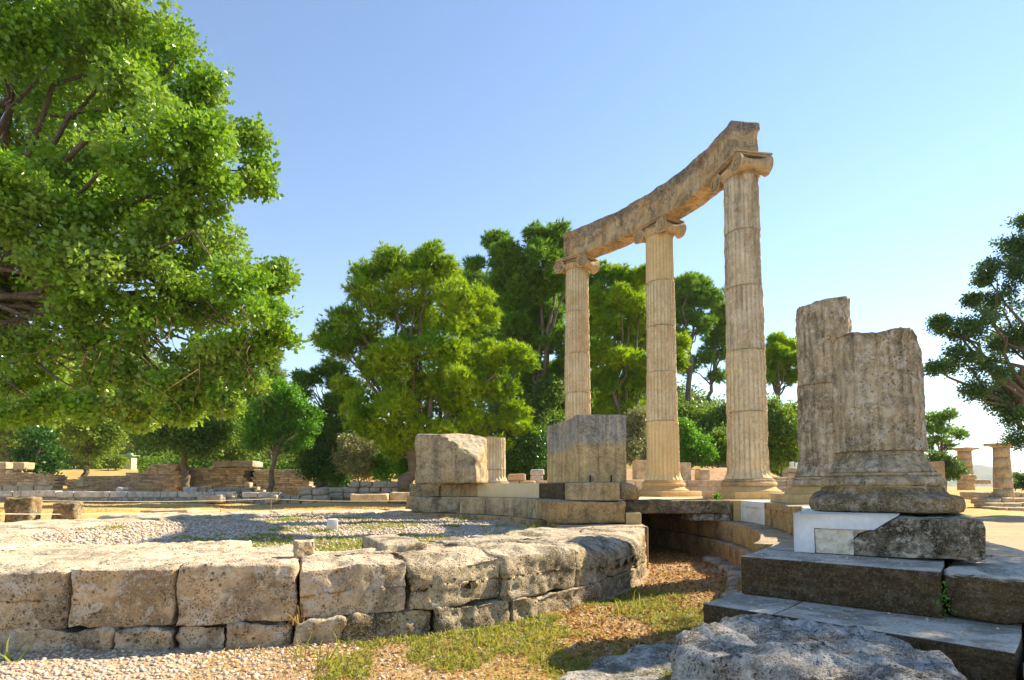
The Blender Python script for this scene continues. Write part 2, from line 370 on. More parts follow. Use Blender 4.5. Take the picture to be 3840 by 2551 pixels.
M['pined'] = leaf_mat('dark_pine_needles', (.045, .15, .008), (.18, .32, .014), (.25, .38, .012), .36, (.3, .55, .02), .5, .3)
M['olive'] = leaf_mat('grey_olive_leaves', (.16, .18, .07), (.3, .3, .14), None, .3, (.4, .45, .12), .5)
M['shrub'] = leaf_mat('shrub_leaves', (.06, .16, .012), (.15, .27, .03), (.1, .15, .03), .4, (.4, .58, .03), .5, .4)
M['grass'] = leaf_mat('grass_blades', (.12, .2, .015), (.27, .28, .04), (.42, .3, .06), .4, (.6, .6, .05), .6, .8, tone=False)
M['straw'] = leaf_mat('dry_grass_blades', (.48, .3, .09), (.6, .42, .16), (.45, .24, .08), .35, (.65, .42, .1), .7, .5, tone=False)
M['litter'] = leaf_mat('dry_fallen_leaves', (.22, .09, .025), (.5, .27, .08), None, .15, (.5, .25, .05), .7, tone=False)
def pebble_mat():
    T = NT('pebbles'); g = T.new('ShaderNodeNewGeometry'); r = g.outputs['Random Per Island']
    x = T.new('ShaderNodeValToRGB'); T.put(x.inputs[0], r); e = x.color_ramp.elements
    e[0].color = (.36, .25, .16, 1); e[1].color = (.58, .5, .41, 1)
    for p, c in ((.2, (.5, .4, .28, 1)), (.4, (.36, .33, .31, 1)), (.55, (.6, .46, .31, 1)), (.7, (.36, .2, .13, 1)), (.82, (.5, .44, .38, 1))):
        k = e.new(p); k.color = c
    return T.done(x.outputs[0], .75, None, .3)
M['pebble'] = pebble_mat()
def ground_mat():
    T = NT('earth_and_gravel'); v = T.new('ShaderNodeTexCoord').outputs['Object']
    at_ = T.new('ShaderNodeAttribute', attribute_name='zone'); sx = T.new('ShaderNodeSeparateColor'); T.put(sx.inputs[0], at_.outputs['Color'])
    n1 = T.noise(v, .5, 6, .65); n2 = T.noise(v, 5, 6, .7); n3 = T.noise(v, 32, 5, .7)
    vo = T.vor(v, 28); vo2 = T.vor(v, 11)
    gravel = T.mix(vo.outputs['Color'], (.25, .185, .12), (.48, .4, .3))
    gravel = T.mix(.55, gravel, T.mix(n2, (.25, .17, .1), (.46, .34, .21)))
    dry = T.mix(T.rng(n2, .35, .65), (.52, .31, .1), (.62, .42, .17)); dry = T.mix(T.rng(n3, .4, .7, 0, .5), dry, (.26, .15, .06))
    dry = T.mix(T.rng(n1, .5, .7, 0, .35), dry, (.3, .3, .12))
    red = T.mix(T.rng(n2, .35, .65), (.36, .19, .1), (.5, .33, .2))
    grn = T.mix(T.rng(n2, .3, .7), (.2, .17, .03), (.36, .25, .06))
    col = T.mix(sx.outputs[0], gravel, dry); col = T.mix(sx.outputs[1], col, red); col = T.mix(sx.outputs[2], col, grn)
    h = T.math('ADD', n3, T.math('MULTIPLY', vo.outputs['Distance'], .6))
    return T.done(col, .95, T.bump(h, .7, .008), .1)
M['ground'] = ground_mat()
def bed_mat():
    T = NT('pebble_bed'); v = T.new('ShaderNodeTexCoord').outputs['Object']
    vo = T.vor(v, 24); vo2 = T.vor(v, 45); n = T.noise(v, 1.1, 5, .6); n2 = T.noise(v, 14, 5, .7)
    c = T.mix(vo.outputs['Color'], (.28, .23, .19), (.52, .47, .42)); c = T.mix(.5, c, T.mix(vo2.outputs['Color'], (.3, .22, .16), (.5, .45, .4)))
    c = T.mix(T.rng(T.math('ADD', n, T.math('MULTIPLY', n2, .3)), .62, .76, 0, .8), c, T.mix(n2, (.16, .17, .05), (.36, .3, .11)))
    return T.done(c, .9, T.bump(vo.outputs['Distance'], .8, .03), .15)
M['bed'] = bed_mat()
def hill_mat():
    T = NT('far_hill_scrub'); v = T.new('ShaderNodeTexCoord').outputs['Object']
    n = T.noise(v, .02, 7, .7); n2 = T.noise(v, .12, 5, .7)
    c = T.mix(T.rng(n, .4, .6), (.13, .15, .09), (.3, .27, .19)); c = T.mix(T.rng(n2, .45, .6), c, (.09, .12, .07))
    return T.done(c, 1., None, 0.)
M['hill'] = hill_mat()

# ---------------------------------------------------------------- ground
def sst(x, a, b): t = np.clip((x - a) / (b - a), 0, 1); return t * t * (3 - 2 * t)
AR = ([-9, -1.4, -.9, -.55, -.4, -.1, .12, .3, .42, .55, .75, 1.2, 9], [3.2, 3.4, 3.6, 3.2, 2.2, 3.5, 8, 11, 6.5, 2.4, .9, .6, .6])
def gh(x, y):
    x = np.asarray(x, float); y = np.asarray(y, float); r = x / np.maximum(y, 3.0)
    t = sst(y, 34, 84)
    h = .05 + np.interp(r, *AR) * t + (np.interp(r, [.1, .17, .44, .52], [0, 1.9, 1.9, 0]) * sst(y, 25.5, 31))
    h = h - .75 * sst(y, 10, 38) * sst(r, .55, .8)
    h = h + .05 * sst(-x, .8, 2.5) * (1 - sst(y, 4, 8))
    p = np.stack([x * .35, y * .35, 0 * x], -1).reshape(-1, 3)
    h = h + (.02 + .004 * np.clip(y, 0, 60)) * fbm(p, 3, 5).reshape(x.shape) * sst(y, 1, 20)
    p = np.stack([x * 2.2, y * 2.2, 0 * x + 3], -1).reshape(-1, 3)
    return h + .018 * fbm(p, 3, 8).reshape(x.shape)
ys = np.concatenate([np.linspace(-14, 1, 16), np.linspace(1.2, 8, 86), np.linspace(8.15, 20, 70), np.linspace(20.4, 60, 90), np.geomspace(61, 190, 40), np.geomspace(200, 3300, 14)])
ts = np.concatenate([np.linspace(-2.3, -1.15, 18), np.linspace(-1.13, 1.13, 190), np.linspace(1.15, 2.3, 18)])
TT, YY = np.meshgrid(ts, ys, indexing='ij'); XX = TT * np.maximum(np.abs(YY), 5 + 0 * YY)
ZZ = gh(XX, YY)
ZZ = np.where(YY > 190, np.minimum(ZZ, 6), ZZ)
I = np.arange(TT.size).reshape(TT.shape)
F = np.stack([I[:-1, :-1], I[1:, :-1], I[1:, 1:], I[:-1, 1:]], -1).reshape(-1, 4)
GV = np.stack([XX.ravel(), YY.ravel(), ZZ.ravel()], 1)
gr = add('ground', GV, F, M['ground'], None, True); tag(gr, kind='structure')
zr = np.zeros((len(GV), 4), np.float32); zr[:, 3] = 1
nz = fbm(GV * [.6, .6, 0], 4, 3); rr = GV[:, 0] / np.maximum(GV[:, 1], 3); dist = np.hypot(GV[:, 0] - OX, GV[:, 1] - OY)
zr[:, 0] = np.clip(sst(GV[:, 1], 9.5, 12.5) * (1 - .75 * sst(rr, .62, .72) * (1 - sst(GV[:, 1], 24, 32))) , 0, 1)
zr[:, 1] = np.interp(rr, [-.05, .1, .5, .6], [0, 1, 1, 0]) * sst(GV[:, 1], 14, 22)
g1 = np.clip(sst(nz, .0, .5), 0, 1) * .8
zr[:, 2] = np.where(GV[:, 1] < 9, g1 * sst(GV[:, 0], -1.6, -.4) * (1 - sst(GV[:, 0], 2.2, 3.2)), .0) + sst(GV[:, 1], 50, 60) * .35 + np.interp(rr, [0, .1, .45, .55], [0, .7, .7, 0]) * sst(GV[:, 1], 33, 40)
ca = gr.data.color_attributes.new('zone', 'FLOAT_COLOR', 'POINT'); ca.data.foreach_set('color', np.clip(zr, 0, 1).astype(np.float32).ravel())

# far blue hills
def ridge(name, Y, u0, u1, prof, label=None):
    us = np.linspace(u0, u1, 120); hh = np.interp(us, [p[0] for p in prof], [p[1] for p in prof])
    V = []; depths = (0, .06, .14, .24, .4)
    for k, dp in enumerate(depths):
        for u, v in zip(us, hh):
            top = at(u, v, Y)[2]; x = at(u, 1120, Y)[0]
            f = (0, .45, .8, 1, .3)[k]
            V.append([x * (1 + dp), Y * (1 + dp), -8 + (top + 8) * f * (1 + dp)])
    V = np.array(V); V[:, 2] += Y * .0035 * fbm(V / Y * 30, 4, 4) * np.repeat([0, 1, 1, .5, 0], len(us))
    I = np.arange(len(V)).reshape(5, -1); F = np.stack([I[:-1, :-1], I[:-1, 1:], I[1:, 1:], I[1:, :-1]], -1).reshape(-1, 4)
    return tag(add(name, V, F, M['hill'], None, True), kind='structure')
ridge('distant_hill', 2000, 2050, 3100, [(2050, 1085), (2140, 1062), (2200, 1082), (2255, 1071), (2310, 1083), (2360, 1092), (2500, 1070), (2800, 1040), (3100, 1060)])

# ---------------------------------------------------------------- foundation ring (rough near wall)
fw = thing('foundation_wall', 'curved low wall of huge rough shelly limestone blocks around the pebble floor', 'wall', (OX, OY, 0))
JU = [0 - 130, 163, 410, 690, 945, 1160, 1325]
ja = [ang_at(u, 4.42) for u in JU] + [-9.0]
tops = [.575, .58, .575, .575, .57, .565, .555]
for k in range(7):
    a0, a1 = ja[k], ja[k + 1]
    if k == 3: a0 += .1
    if k == 2: a1 -= .0
    r0 = (2.85, 2.85, 3.2, 3.72, 3.3, 3.2, 3.12)[k]; rm = (r0 + 4.42) / 2; w = rad(a1 - a0) * rm - .004
    V, F = stone(((4.42 - r0) / 2, w / 2, (tops[k] - .215) / 2), .02, (46, max(14, int(w / .02)), 17), .013 if k < 4 else .026, 3.2, 20 + k, .02, 11, top=.012)
    hx, hz = (4.42 - r0) / 2, (tops[k] - .215) / 2
    fr = np.clip((V[:, 0] - (hx - .22)) / .22, 0, 1); edge_n = .6 + .7 * fbm(V * [3, 2.2, 0] + k, 3, 40 + k)
    V[:, 2] -= (.03 if k < 3 else .08) * fr ** 2 * np.clip(edge_n, 0, 1.4) * (V[:, 2] > 0)
    V[:, 0] -= (.02 if k < 3 else .06) * np.clip((V[:, 2] - .0) / hz, 0, 1) ** 2 * (V[:, 0] > 0) * np.clip(edge_n, 0, 1.4)
    tip = np.clip((np.abs(V[:, 1]) - (w / 2 - .05)) / .05, 0, 1); V[:, 0] -= .012 * tip ** 3 * (V[:, 0] > 0)
    add('block', bend(V, rm, (a0 + a1) / 2, (tops[k] + .215) / 2), F, M['shell'] if k < 4 else M['shell2'], fw, True)
lower = [-60, 90, 270, 410, 530, 690, 800, 1010, 1180, 1380]
la = [ang_at(u, 4.45) for u in lower] + [-9]
for k in range(len(la) - 1):
    w = rad(la[k + 1] - la[k]) * 4.4
    rblock('footing_stone', 3.9, 4.43 + .025 * (k % 3 - 1), la[k], la[k + 1], -.06, .219, M['shell'] if k < 5 else M['shell2'], fw, bev=.018, n=(8, max(10, int(w / .022)), 11), amp=.026, freq=6., seed=60 + k, pit=.02, pf=12, gap=.006, smooth=True)
a = ja[0]; k = 0
while a > -208:                         # round the left and back: worn flat tops
    st = 17 + 4 * math.sin(k * 2.1)
    rblock('block', 2.95, 4.42, a - st, a, -.05, .56 - .02 * (k % 2), M['shell'], fw, bev=.06, n=(20, 34, 5), amp=.026, freq=3., seed=80 + k, pit=.015, smooth=True, top=.02); a -= st; k += 1
edge = np.linspace(78, 360 + a, 7)
for k in range(6):
    rblock('block', 3.12, 4.42, edge[k], edge[k + 1], -.05, .555, M['shell'], fw, bev=.04, n=(12, 26, 4), amp=.018, freq=3., seed=110 + k, pit=.01, smooth=True, top=.01)
for k, (a0, a1) in enumerate(((-9, 12), (12, 34), (34, 56), (56, 78))):   # thin smooth lip under the cella wall
    rblock('lip_stone', 3.08 if k else 3.3, 4.45, a0, a1, -.05, .55, M['ochre'], fw, bev=.02, n=(6, 16, 3), amp=.008, seed=120 + k)
# raised slab lying on the right half, small loose stone by the gap
rblock('upper_slab', 3.2, 3.97, ang_at(880, 3.9), ang_at(985, 3.9), .5, .625, M['shell2'], fw, bev=.03, n=(30, 24, 6), amp=.02, seed=131, pit=.015, smooth=True, gap=.0)
p = at(700, 1280, 3.98)
tag(sblock('loose_stone', (p[0], p[1], .615), (.07, .055, .06), M['shell'], None, .5, bev=.012, n=(10, 10, 10), amp=.012, freq=7, seed=5, pit=.01, pf=20, smooth=True),
    'small pale broken stone standing on the rough wall beside the gap', 'stone')
# gravel floor inside
rs = np.linspace(0, 4.0, 48); th = np.linspace(0, 2 * np.pi, 96, endpoint=False)
RRg, THg = np.meshgrid(rs, th, indexing='ij'); gx = OX + RRg * np.cos(THg); gy = OY + RRg * np.sin(THg)
def bedh(x, y): return .505 - .045 * sst(x, -3.2, .2) + .012 * fbm(np.stack([x * 2.5, y * 2.5, 0 * x], -1).reshape(-1, 3), 3, 6).reshape(np.shape(x))
gz = bedh(gx, gy); I = np.arange(gx.size).reshape(gx.shape)
F = np.stack([I[:-1], I[1:], np.roll(I[1:], -1, 1), np.roll(I[:-1], -1, 1)], -1).reshape(-1, 4)
tag(add('gravel_floor', np.stack([gx.ravel(), gy.ravel(), gz.ravel()], 1), F, M['bed'], None, True), kind='structure')

# ---------------------------------------------------------------- cella wall
cw = thing('cella_wall', 'two low courses of dark stained ashlar blocks with one cream slab', 'wall', (OX, OY, .55))
c1 = [-3.5, ang_at(1354 / 2.613 / K + 1500 / K, 3.22, True), ang_at((1500 + 590 / 2.613) / K, 3.22, True), 76]
c1l = [None, None, None]
rblock('course_block', 3.2, 4.22, c1[0], c1[1], .55, .858, M['ochre'], cw, bev=.035, n=(14, 18, 8), amp=.016, freq=5, seed=201, pit=.012, pf=14, smooth=True)
rblock('course_block', 4.223, 4.42, c1[0], c1[1], .55, .70, M['newplain'], cw, bev=.01, n=(2, 6, 2), amp=.003, seed=209)
rblock('course_block', 3.2, 4.22, c1[1], c1[2], .55, .858, M['block'], cw, bev=.012, n=(3, 12, 3), amp=.004, seed=202)
rblock('course_block', 3.2, 4.22, c1[2], c1[3], .55, .858, M['shell2'], cw, bev=.03, n=(8, 20, 7), amp=.014, freq=5, seed=203, smooth=True)
def far_a(x1): return ang_at((1500 + x1 / 2.613) / K, 3.42, True)
c2 = [-2.6, far_a(1632), far_a(1360), far_a(757), far_a(395), 78]
c2[1] = 3.0
rblock('course_block', 3.45, 4.15, c2[0], c2[1], .858, 1.1, M['block'], cw, bev=.015, n=(6, 6, 4), amp=.006, seed=211)
rblock('course_block', 3.42, 4.15, c2[1], c2[2], .858, 1.1, M['brown'], cw, bev=.012, seed=212)
rblock('cream_slab', 3.42, 4.15, c2[2], c2[3], .858, 1.1, M['cream'], cw, bev=.006, seed=213, label='clean cream replacement slab')
rblock('course_block', 3.42, 4.15, c2[3], c2[4], .858, 1.1, M['block'], cw, bev=.012, seed=214)
rblock('course_block', 3.38, 4.15, c2[4], c2[5], .858, 1.1, M['block'], cw, bev=.012, seed=215)
p = at(1434, 1132, 7.9)
sblock('end_stone', (p[0] + .02, 7.86, .98), (.14, .2, .11), M['ochre'], cw, .2, bev=.04, n=(6, 6, 6), amp=.025, freq=6, seed=7, smooth=True)
# tall smooth block with two slots
ob = thing('wall_block', 'tall smooth grey and ochre wall block with two dark slots at its foot', 'stone block', tuple(ring(3.95, 13, 1.1)))
rblock('block', 3.6, 4.3, 1.2, 24.5, 1.102, 2.05, M['split'], ob, bev=.012, n=(8, 14, 10), amp=.006, freq=4, seed=221, pit=.004, pf=22, gap=0)
for rr_, w in ((3.79, .02), (4.08, .02)):
    V, F = stone((w / 2, .012, .075)); add('slot', bend(V, rr_, 1.02, 1.13), F, M['black'], ob)  # black box paints the shade of the hollow slot
for rr_ in (3.64, 3.97):
    V, F = stone((.003, .0025, .47)); add('groove', bend(V, rr_, 1.17, 1.576), F, M['split'], ob)
# battered block with a broken corner
def broken():
    V, F = stone((.52, .34, .46), .05, (34, 26, 30), .02, 3.5, 31, .012, 12)
    # local x along the view, y deep; cut the upper right front corner
    t = V[:, 0] * .75 + V[:, 2] * .95 - V[:, 1] * .55
    cut = t - .52 - .05 * fbm(V * 5, 3, 3)
    V = V - np.array([.35, -.1, .75])[None] * np.clip(cut, 0, None)[:, None] * .85
    V[:, 0] *= 1 + .06 * fbm(V * 3, 3, 12)
    return V, F
pL, pR = at(961, 1112, 10.4), at(1113, 1112, 10.0)
cen = (pL + pR) / 2; V, F = broken()
tag(add('broken_block', rotz(V * [(pR[0] - pL[0]) / 1.04 * .98, 1, 1.0], rad(-18)) + [cen[0] + .02, cen[1] + .28, 1.55], F, M['block'], None, True),
    'battered upright wall block with streaked face and broken top corner', 'stone block')

# ---------------------------------------------------------------- stepped ring platform
sp = thing('stepped_platform', 'curved stepped stone platform carrying the columns, cut off at its near end', 'platform', tuple(ring(6.5, 20, 0)))
ZS, Z2, Z3 = .856, .572, .314
def cutpoly(pts, deg):                  # pts in crop pixels (2352 wide crop at 2940, 1600)
    return [on_cut((2940 + x / 2.613) / K, (1600 + y / 2.613) / K, deg) for x, y in pts]
def fixz(P, z0, z1):
    return [(r, min(max(z, z0), z1)) for r, z in P]
CUT = -37.1
white = cutpoly([(98, 845), (115, 1222), (303, 1230), (295, 995), (880, 1015), (1000, 940), (1120, 890)], CUT)
white[0] = (5.97, ZS); white[1] = (5.97, Z2 + .003); white[2] = (white[2][0], Z2 + .003); white[-1] = (white[-1][0], ZS)
V, F = extrude_ring(white, CUT, -27, 6)
wb = add('stylobate_block', V, F, M['marble'], sp); wb['label'] = 'new white marble block with sunken hacked panel'
pan = cutpoly([(295, 985), (303, 1240), (690, 1262), (668, 1120), (720, 1050), (880, 1005)], CUT)
pan = [(r, max(z, Z2 + .004)) for r, z in pan]
V, F = extrude_ring(pan, CUT + .3, -30, 4)
# subdivide front of the panel into a rough sheet
r0, r1 = pan[0][0] + .003, pan[2][0] - .003
A, B = np.meshgrid(np.linspace(r0, r1, 46), np.linspace(Z2 + .005, .745, 34), indexing='ij')
pr = bend(np.stack([A.ravel() - 6.3, (rad(.33) * 6.3 - .022 + .016 * fbm(np.stack([A.ravel() * 26, B.ravel() * 26, 0 * A.ravel()], 1), 4, 2) + .004), 0 * A.ravel()], 1), 6.3, CUT, 0)
pr[:, 2] = B.ravel(); I = np.arange(A.size).reshape(A.shape)
pf = np.stack([I[:-1, :-1], I[1:, :-1], I[1:, 1:], I[:-1, 1:]], -1).reshape(-1, 4)
nV = len(V); V2, F2 = join([(V, F), (pr, pf)])
add('sunken_panel', V2, F2, M['hacked'], wb, True)
old = cutpoly([(1120, 893), (1000, 944), (880, 1020), (720, 1062), (672, 1120), (690, 1262), (1200, 1285), (1680, 1300), (1900, 1330), (1985, 1300), (1985, 1000), (1955, 925), (1850, 905), (1350, 905)], CUT)
old = [(min(r, 7.07), min(max(z, Z2 + .004), ZS - .004)) for r, z in old]
def resample(P, n):
    P = np.array(P + [P[0]]); d = np.concatenate([[0], np.cumsum(np.linalg.norm(np.diff(P, axis=0), axis=1))]); s = np.linspace(0, d[-1], n, endpoint=False)
    return np.stack([np.interp(s, d, P[:, 0]), np.interp(s, d, P[:, 1])], 1)
def lump_ring(name, poly, a0, a1, mat, parent, n=120, na=14, amp=.012, seed=0, proud=0., rnd=.03):
    P = resample(poly, n); c = P.mean(0)
    rows = []
    # end cap rings shrink towards the middle so the cut face has its own relief
    for s in (.12, .3, .5, .7, .85, .95, 1.): rows.append((c + (P - c) * s, a0))
    for k in range(1, na + 1): rows.append((P, a0 + (a1 - a0) * k / na))
    V = []
    for i, (Q, a_) in enumerate(rows):
        inset = rnd if i == 6 else 0
        Qn = c + (Q - c) * (1 - inset * .6)
        aa = np.full(len(Q), rad(a_)) - (rad(proud) if i < 6 else 0)
        V.append(np.stack([OX + Qn[:, 0] * np.cos(aa), OY + Qn[:, 0] * np.sin(aa), Qn[:, 1]], 1))
    V = np.concatenate(V); m = len(rows)
    d = amp * fbm(V * 7, 5, seed, .6) - amp * 1.0 * pits(V * 14, seed)
    capm = np.repeat(np.arange(m) <= 6, n)
    nrm = np.where(capm[:, None], np.array([math.sin(rad(a0)), -math.cos(rad(a0)), 0])[None], 0)
    V = V + nrm * d[:, None]
    side = np.repeat(np.arange(m) > 6, n); V[side, 2] += .5 * d[side]
    I = np.arange(m * n).reshape(m, n)
    F = np.stack([I[:-1], np.roll(I[:-1], -1, 1), np.roll(I[1:], -1, 1), I[1:]], -1).reshape(-1, 4)
    cap = I[0][None, ::-1]
    o = add(name, V, [F[:, ::-1] if False else F, cap], mat, parent, True)
    return o
ol = lump_ring('stylobate_block', old, CUT - .12, -27, M['lichen'], sp, amp=.014, seed=4); ol['label'] = 'old stylobate block black with lichen'
# inner face blocks, framed panels
ia = [-27, ang_at((2300 + 1728 / 2.613) / K, 5.86, True), ang_at((2300 + 1485 / 2.613) / K, 5.86, True), 0.3]
ia[0] = -26.9
def panel_block(a0, a1, mat, pm, r0=5.84, rec=.03):
    o = rblock('stylobate_block', r0 + rec, 7.06, a0, a1, Z2 + .002, ZS, mat, sp, bev=.006, gap=.004)
    w = a1 - a0
    for nm, (x0, x1, z0, z1) in dict(top_band=(0, 1, .72, 1), jamb=(0, .17, 0, .72), jamb2=(.83, 1, 0, .72)).items():
        rblock(nm.rstrip('2'), r0, r0 + rec + .001, a0 + w * x0 + .03, a0 + w * x1 - .03, Z2 + .003 + (ZS - Z2 - .004) * z0, Z2 + .003 + (ZS - Z2 - .004) * z1, mat, o, bev=.003, gap=0)
    rblock('sunken_panel', r0 + rec - .012, r0 + rec + .01, a0 + w * .17, a0 + w * .83, Z2 + .003, Z2 + (ZS - Z2) * .72, pm, o, bev=.002, n=(1, 24, 10), amp=.008, freq=16, gap=0)
    return o
rblock('stylobate_block', 5.95, 7.06, ia[0], ia[1], Z2 + .002, ZS, M['marble'], sp, bev=.006)
panel_block(ia[1], ia[2], M['ochre'], M['ochre'])
panel_block(ia[2], ia[3], M['marble'], M['hacked'])
ea = np.linspace(ia[3], 88, 9)
for k in range(8): rblock('stylobate_block', 5.75, 7.06, ea[k], ea[k + 1], Z2 + .002, ZS, M['newplain'] if k in (0, 2) else M['block'], sp, bev=.008)
# second course
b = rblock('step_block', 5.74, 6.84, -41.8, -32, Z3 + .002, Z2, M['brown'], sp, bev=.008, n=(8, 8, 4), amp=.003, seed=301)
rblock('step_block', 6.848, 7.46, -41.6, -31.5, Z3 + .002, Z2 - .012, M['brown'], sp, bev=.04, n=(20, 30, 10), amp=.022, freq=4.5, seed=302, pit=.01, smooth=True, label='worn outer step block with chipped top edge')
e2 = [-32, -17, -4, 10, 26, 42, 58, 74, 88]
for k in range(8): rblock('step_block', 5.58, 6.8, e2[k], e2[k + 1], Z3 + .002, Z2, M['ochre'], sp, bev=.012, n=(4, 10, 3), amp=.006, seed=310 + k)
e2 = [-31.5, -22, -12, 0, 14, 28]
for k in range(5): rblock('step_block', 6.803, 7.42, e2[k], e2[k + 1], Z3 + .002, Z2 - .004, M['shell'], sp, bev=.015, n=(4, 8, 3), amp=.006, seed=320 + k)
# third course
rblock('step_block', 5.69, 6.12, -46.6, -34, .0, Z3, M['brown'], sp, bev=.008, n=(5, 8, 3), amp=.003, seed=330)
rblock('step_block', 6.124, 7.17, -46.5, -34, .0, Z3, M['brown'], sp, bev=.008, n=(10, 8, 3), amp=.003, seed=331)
rblock('step_block', 7.19, 7.8, -47.5, -36, -.05, Z3 - .03, M['shell2'], sp, bev=.05, n=(12, 20, 6), amp=.02, freq=5, seed=332, pit=.01, smooth=True)
e3 = [-34, -20, -7, 8, 24, 40, 56, 72, 88]
for k in range(8): rblock('step_block', 5.48, 7.17, e3[k], e3[k + 1], -.03, Z3, M['ochre'], sp, bev=.015, n=(4, 10, 3), amp=.008, seed=340 + k)
e3 = [-36, -25, -13, 0, 14, 28]
for k in range(5): rblock('step_block', 7.19, 7.8, e3[k], e3[k + 1], -.05, Z3 - .004, M['shell'], sp, bev=.02, n=(4, 8, 3), amp=.008, seed=350 + k)
e3 = [-30, -18, -8, 2]
for k in range(3): rblock('footing_stone', 5.28, 5.7, e3[k], e3[k + 1], -.05, .1, M['shell2'], sp, bev=.05, n=(6, 16, 4), amp=.03, freq=5, seed=360 + k, smooth=True)
# floor slabs bridging the trench
tag(rblock('floor_slab', 4.24, 5.72, .2, 9, (.672), .857, M['foot'], None, bev=.025, n=(24, 10, 5), amp=.008, freq=5, seed=371, smooth=True),
    'long dark stone slab bridging the trench between wall and columns', 'stone slab')
fe = [9, 22, 36, 50, 64, 78]
fp = thing('paving', 'row of pale floor slabs behind the dark bridging slab', 'paving', tuple(ring(5, 45, .67)))
for k in range(5): rblock('slab', 4.24, 5.72, fe[k], fe[k + 1], .672, .857, M['cream'] if k < 2 else M['block'], fp, bev=.012, seed=380 + k)
rblock('support_stone', 5.2, 5.74, .5, 6, Z2 + .002, .669, M['lichen'], sp, bev=.02, n=(4, 6, 3), amp=.006, seed=391)

# ---------------------------------------------------------------- columns
CP = {k: ring(6.5, -30.2 + 20 * (5 - k), ZS) for k in (5, 4, 3, 2, 1, 0)}
RB, RT = .311, .262                      # shaft radius at foot and neck
def shaft_r(z): t = np.clip((z - 1.3) / 4.75, 0, 1); return RB + (RT - RB) * t
def base_parts(t, k, mat, pmat, square=(.52, .48), worn=0., n=96):
    c = CP[k]; aa = rad(-30.2 + 20 * (5 - k))
    V, F = stone((square[0], square[1], .052), .03 if worn else .006, (14, 14, 4) if worn else (1, 1, 1), worn, 5., k, worn * .5)
    add('plinth', rotz(V, aa) + [c[0], c[1], ZS + .052], F, pmat, t, bool(worn))
    prof = [(0, ZS + .104), (.47, ZS + .104), (.465, ZS + .125), (.425, ZS + .145), (.40, ZS + .165), (.392, ZS + .185), (.0, ZS + .188)]
    V, F = lathe(prof, n, (c[0], c[1], 0), amp=.006 + worn * .5, freq=6, seed=k)
    add('scotia', V, F, pmat, t, True)
    z0 = ZS + .193
    prof = [(0, z0), (.375, z0)] + [(.385 + .029 * math.sin(x), z0 + .036 - .036 * math.cos(x)) for x in np.linspace(.3, 2.9, 9)] + [(.372, z0 + .074), (.372, z0 + .079)] + [(.376 + .012 * math.sin(x), z0 + .092 - .012 * math.cos(x)) for x in np.linspace(.2, 2.9, 6)] + [(.36, z0 + .106), (0, z0 + .108)]
    V, F = lathe(prof, n, (c[0], c[1], 0), amp=.004 + worn * .3, freq=7, seed=k + 30, pit=.004, pf=14)
    add('torus', V, F, mat, t, True)
    return z0 + .107
def drum(t, k, z0, z1, mat, seed, er=.006, dep=.020, n=168, nz=12, pit=.006, flare=False, fa=.058, cut=None, label=None, dx=0., off=0.):
    c = CP[k]; zz = np.linspace(z0 + .003, z1 - .003, nz)
    if flare: zz = np.concatenate([np.linspace(z0 + .003, z0 + .2, 9), np.linspace(z0 + .23, z1 - .003, nz)])
    r = shaft_r(zz) + off
    if flare: r = r + fa * np.clip(1 - (zz - z0) / .18, 0, 1) ** 1.7
    prof = [(0, zz[0])] + [(max(r[0] - .012, .01), zz[0])] + list(zip(r, zz + 0)) + [(r[-1] - .012, zz[-1] + .001), (0, zz[-1] + .002)]
    prof = np.array(prof); fl = np.full(len(prof), dep); fl[:2] = 0; fl[-2:] = 0
    if flare: fl[2:8] = dep * np.linspace(.25, 1, 6)
    V, F = lathe(prof, n, (c[0] + dx, c[1], 0), fl, 24, er, 7, seed, pit, 12)
    if cut is not None: V = cut(V, c)
    o = add('drum', V, F, mat, t, False)
    q = (np.abs(np.sin(np.linspace(0, 2 * np.pi, n, endpoint=False) * 12)))
    at_ = o.data.attributes.new('ridge', 'FLOAT', 'POINT'); at_.data.foreach_set('value', np.tile(1 - np.sqrt(q), len(prof)).astype(np.float32))
    if label: o['label'] = label
    return o
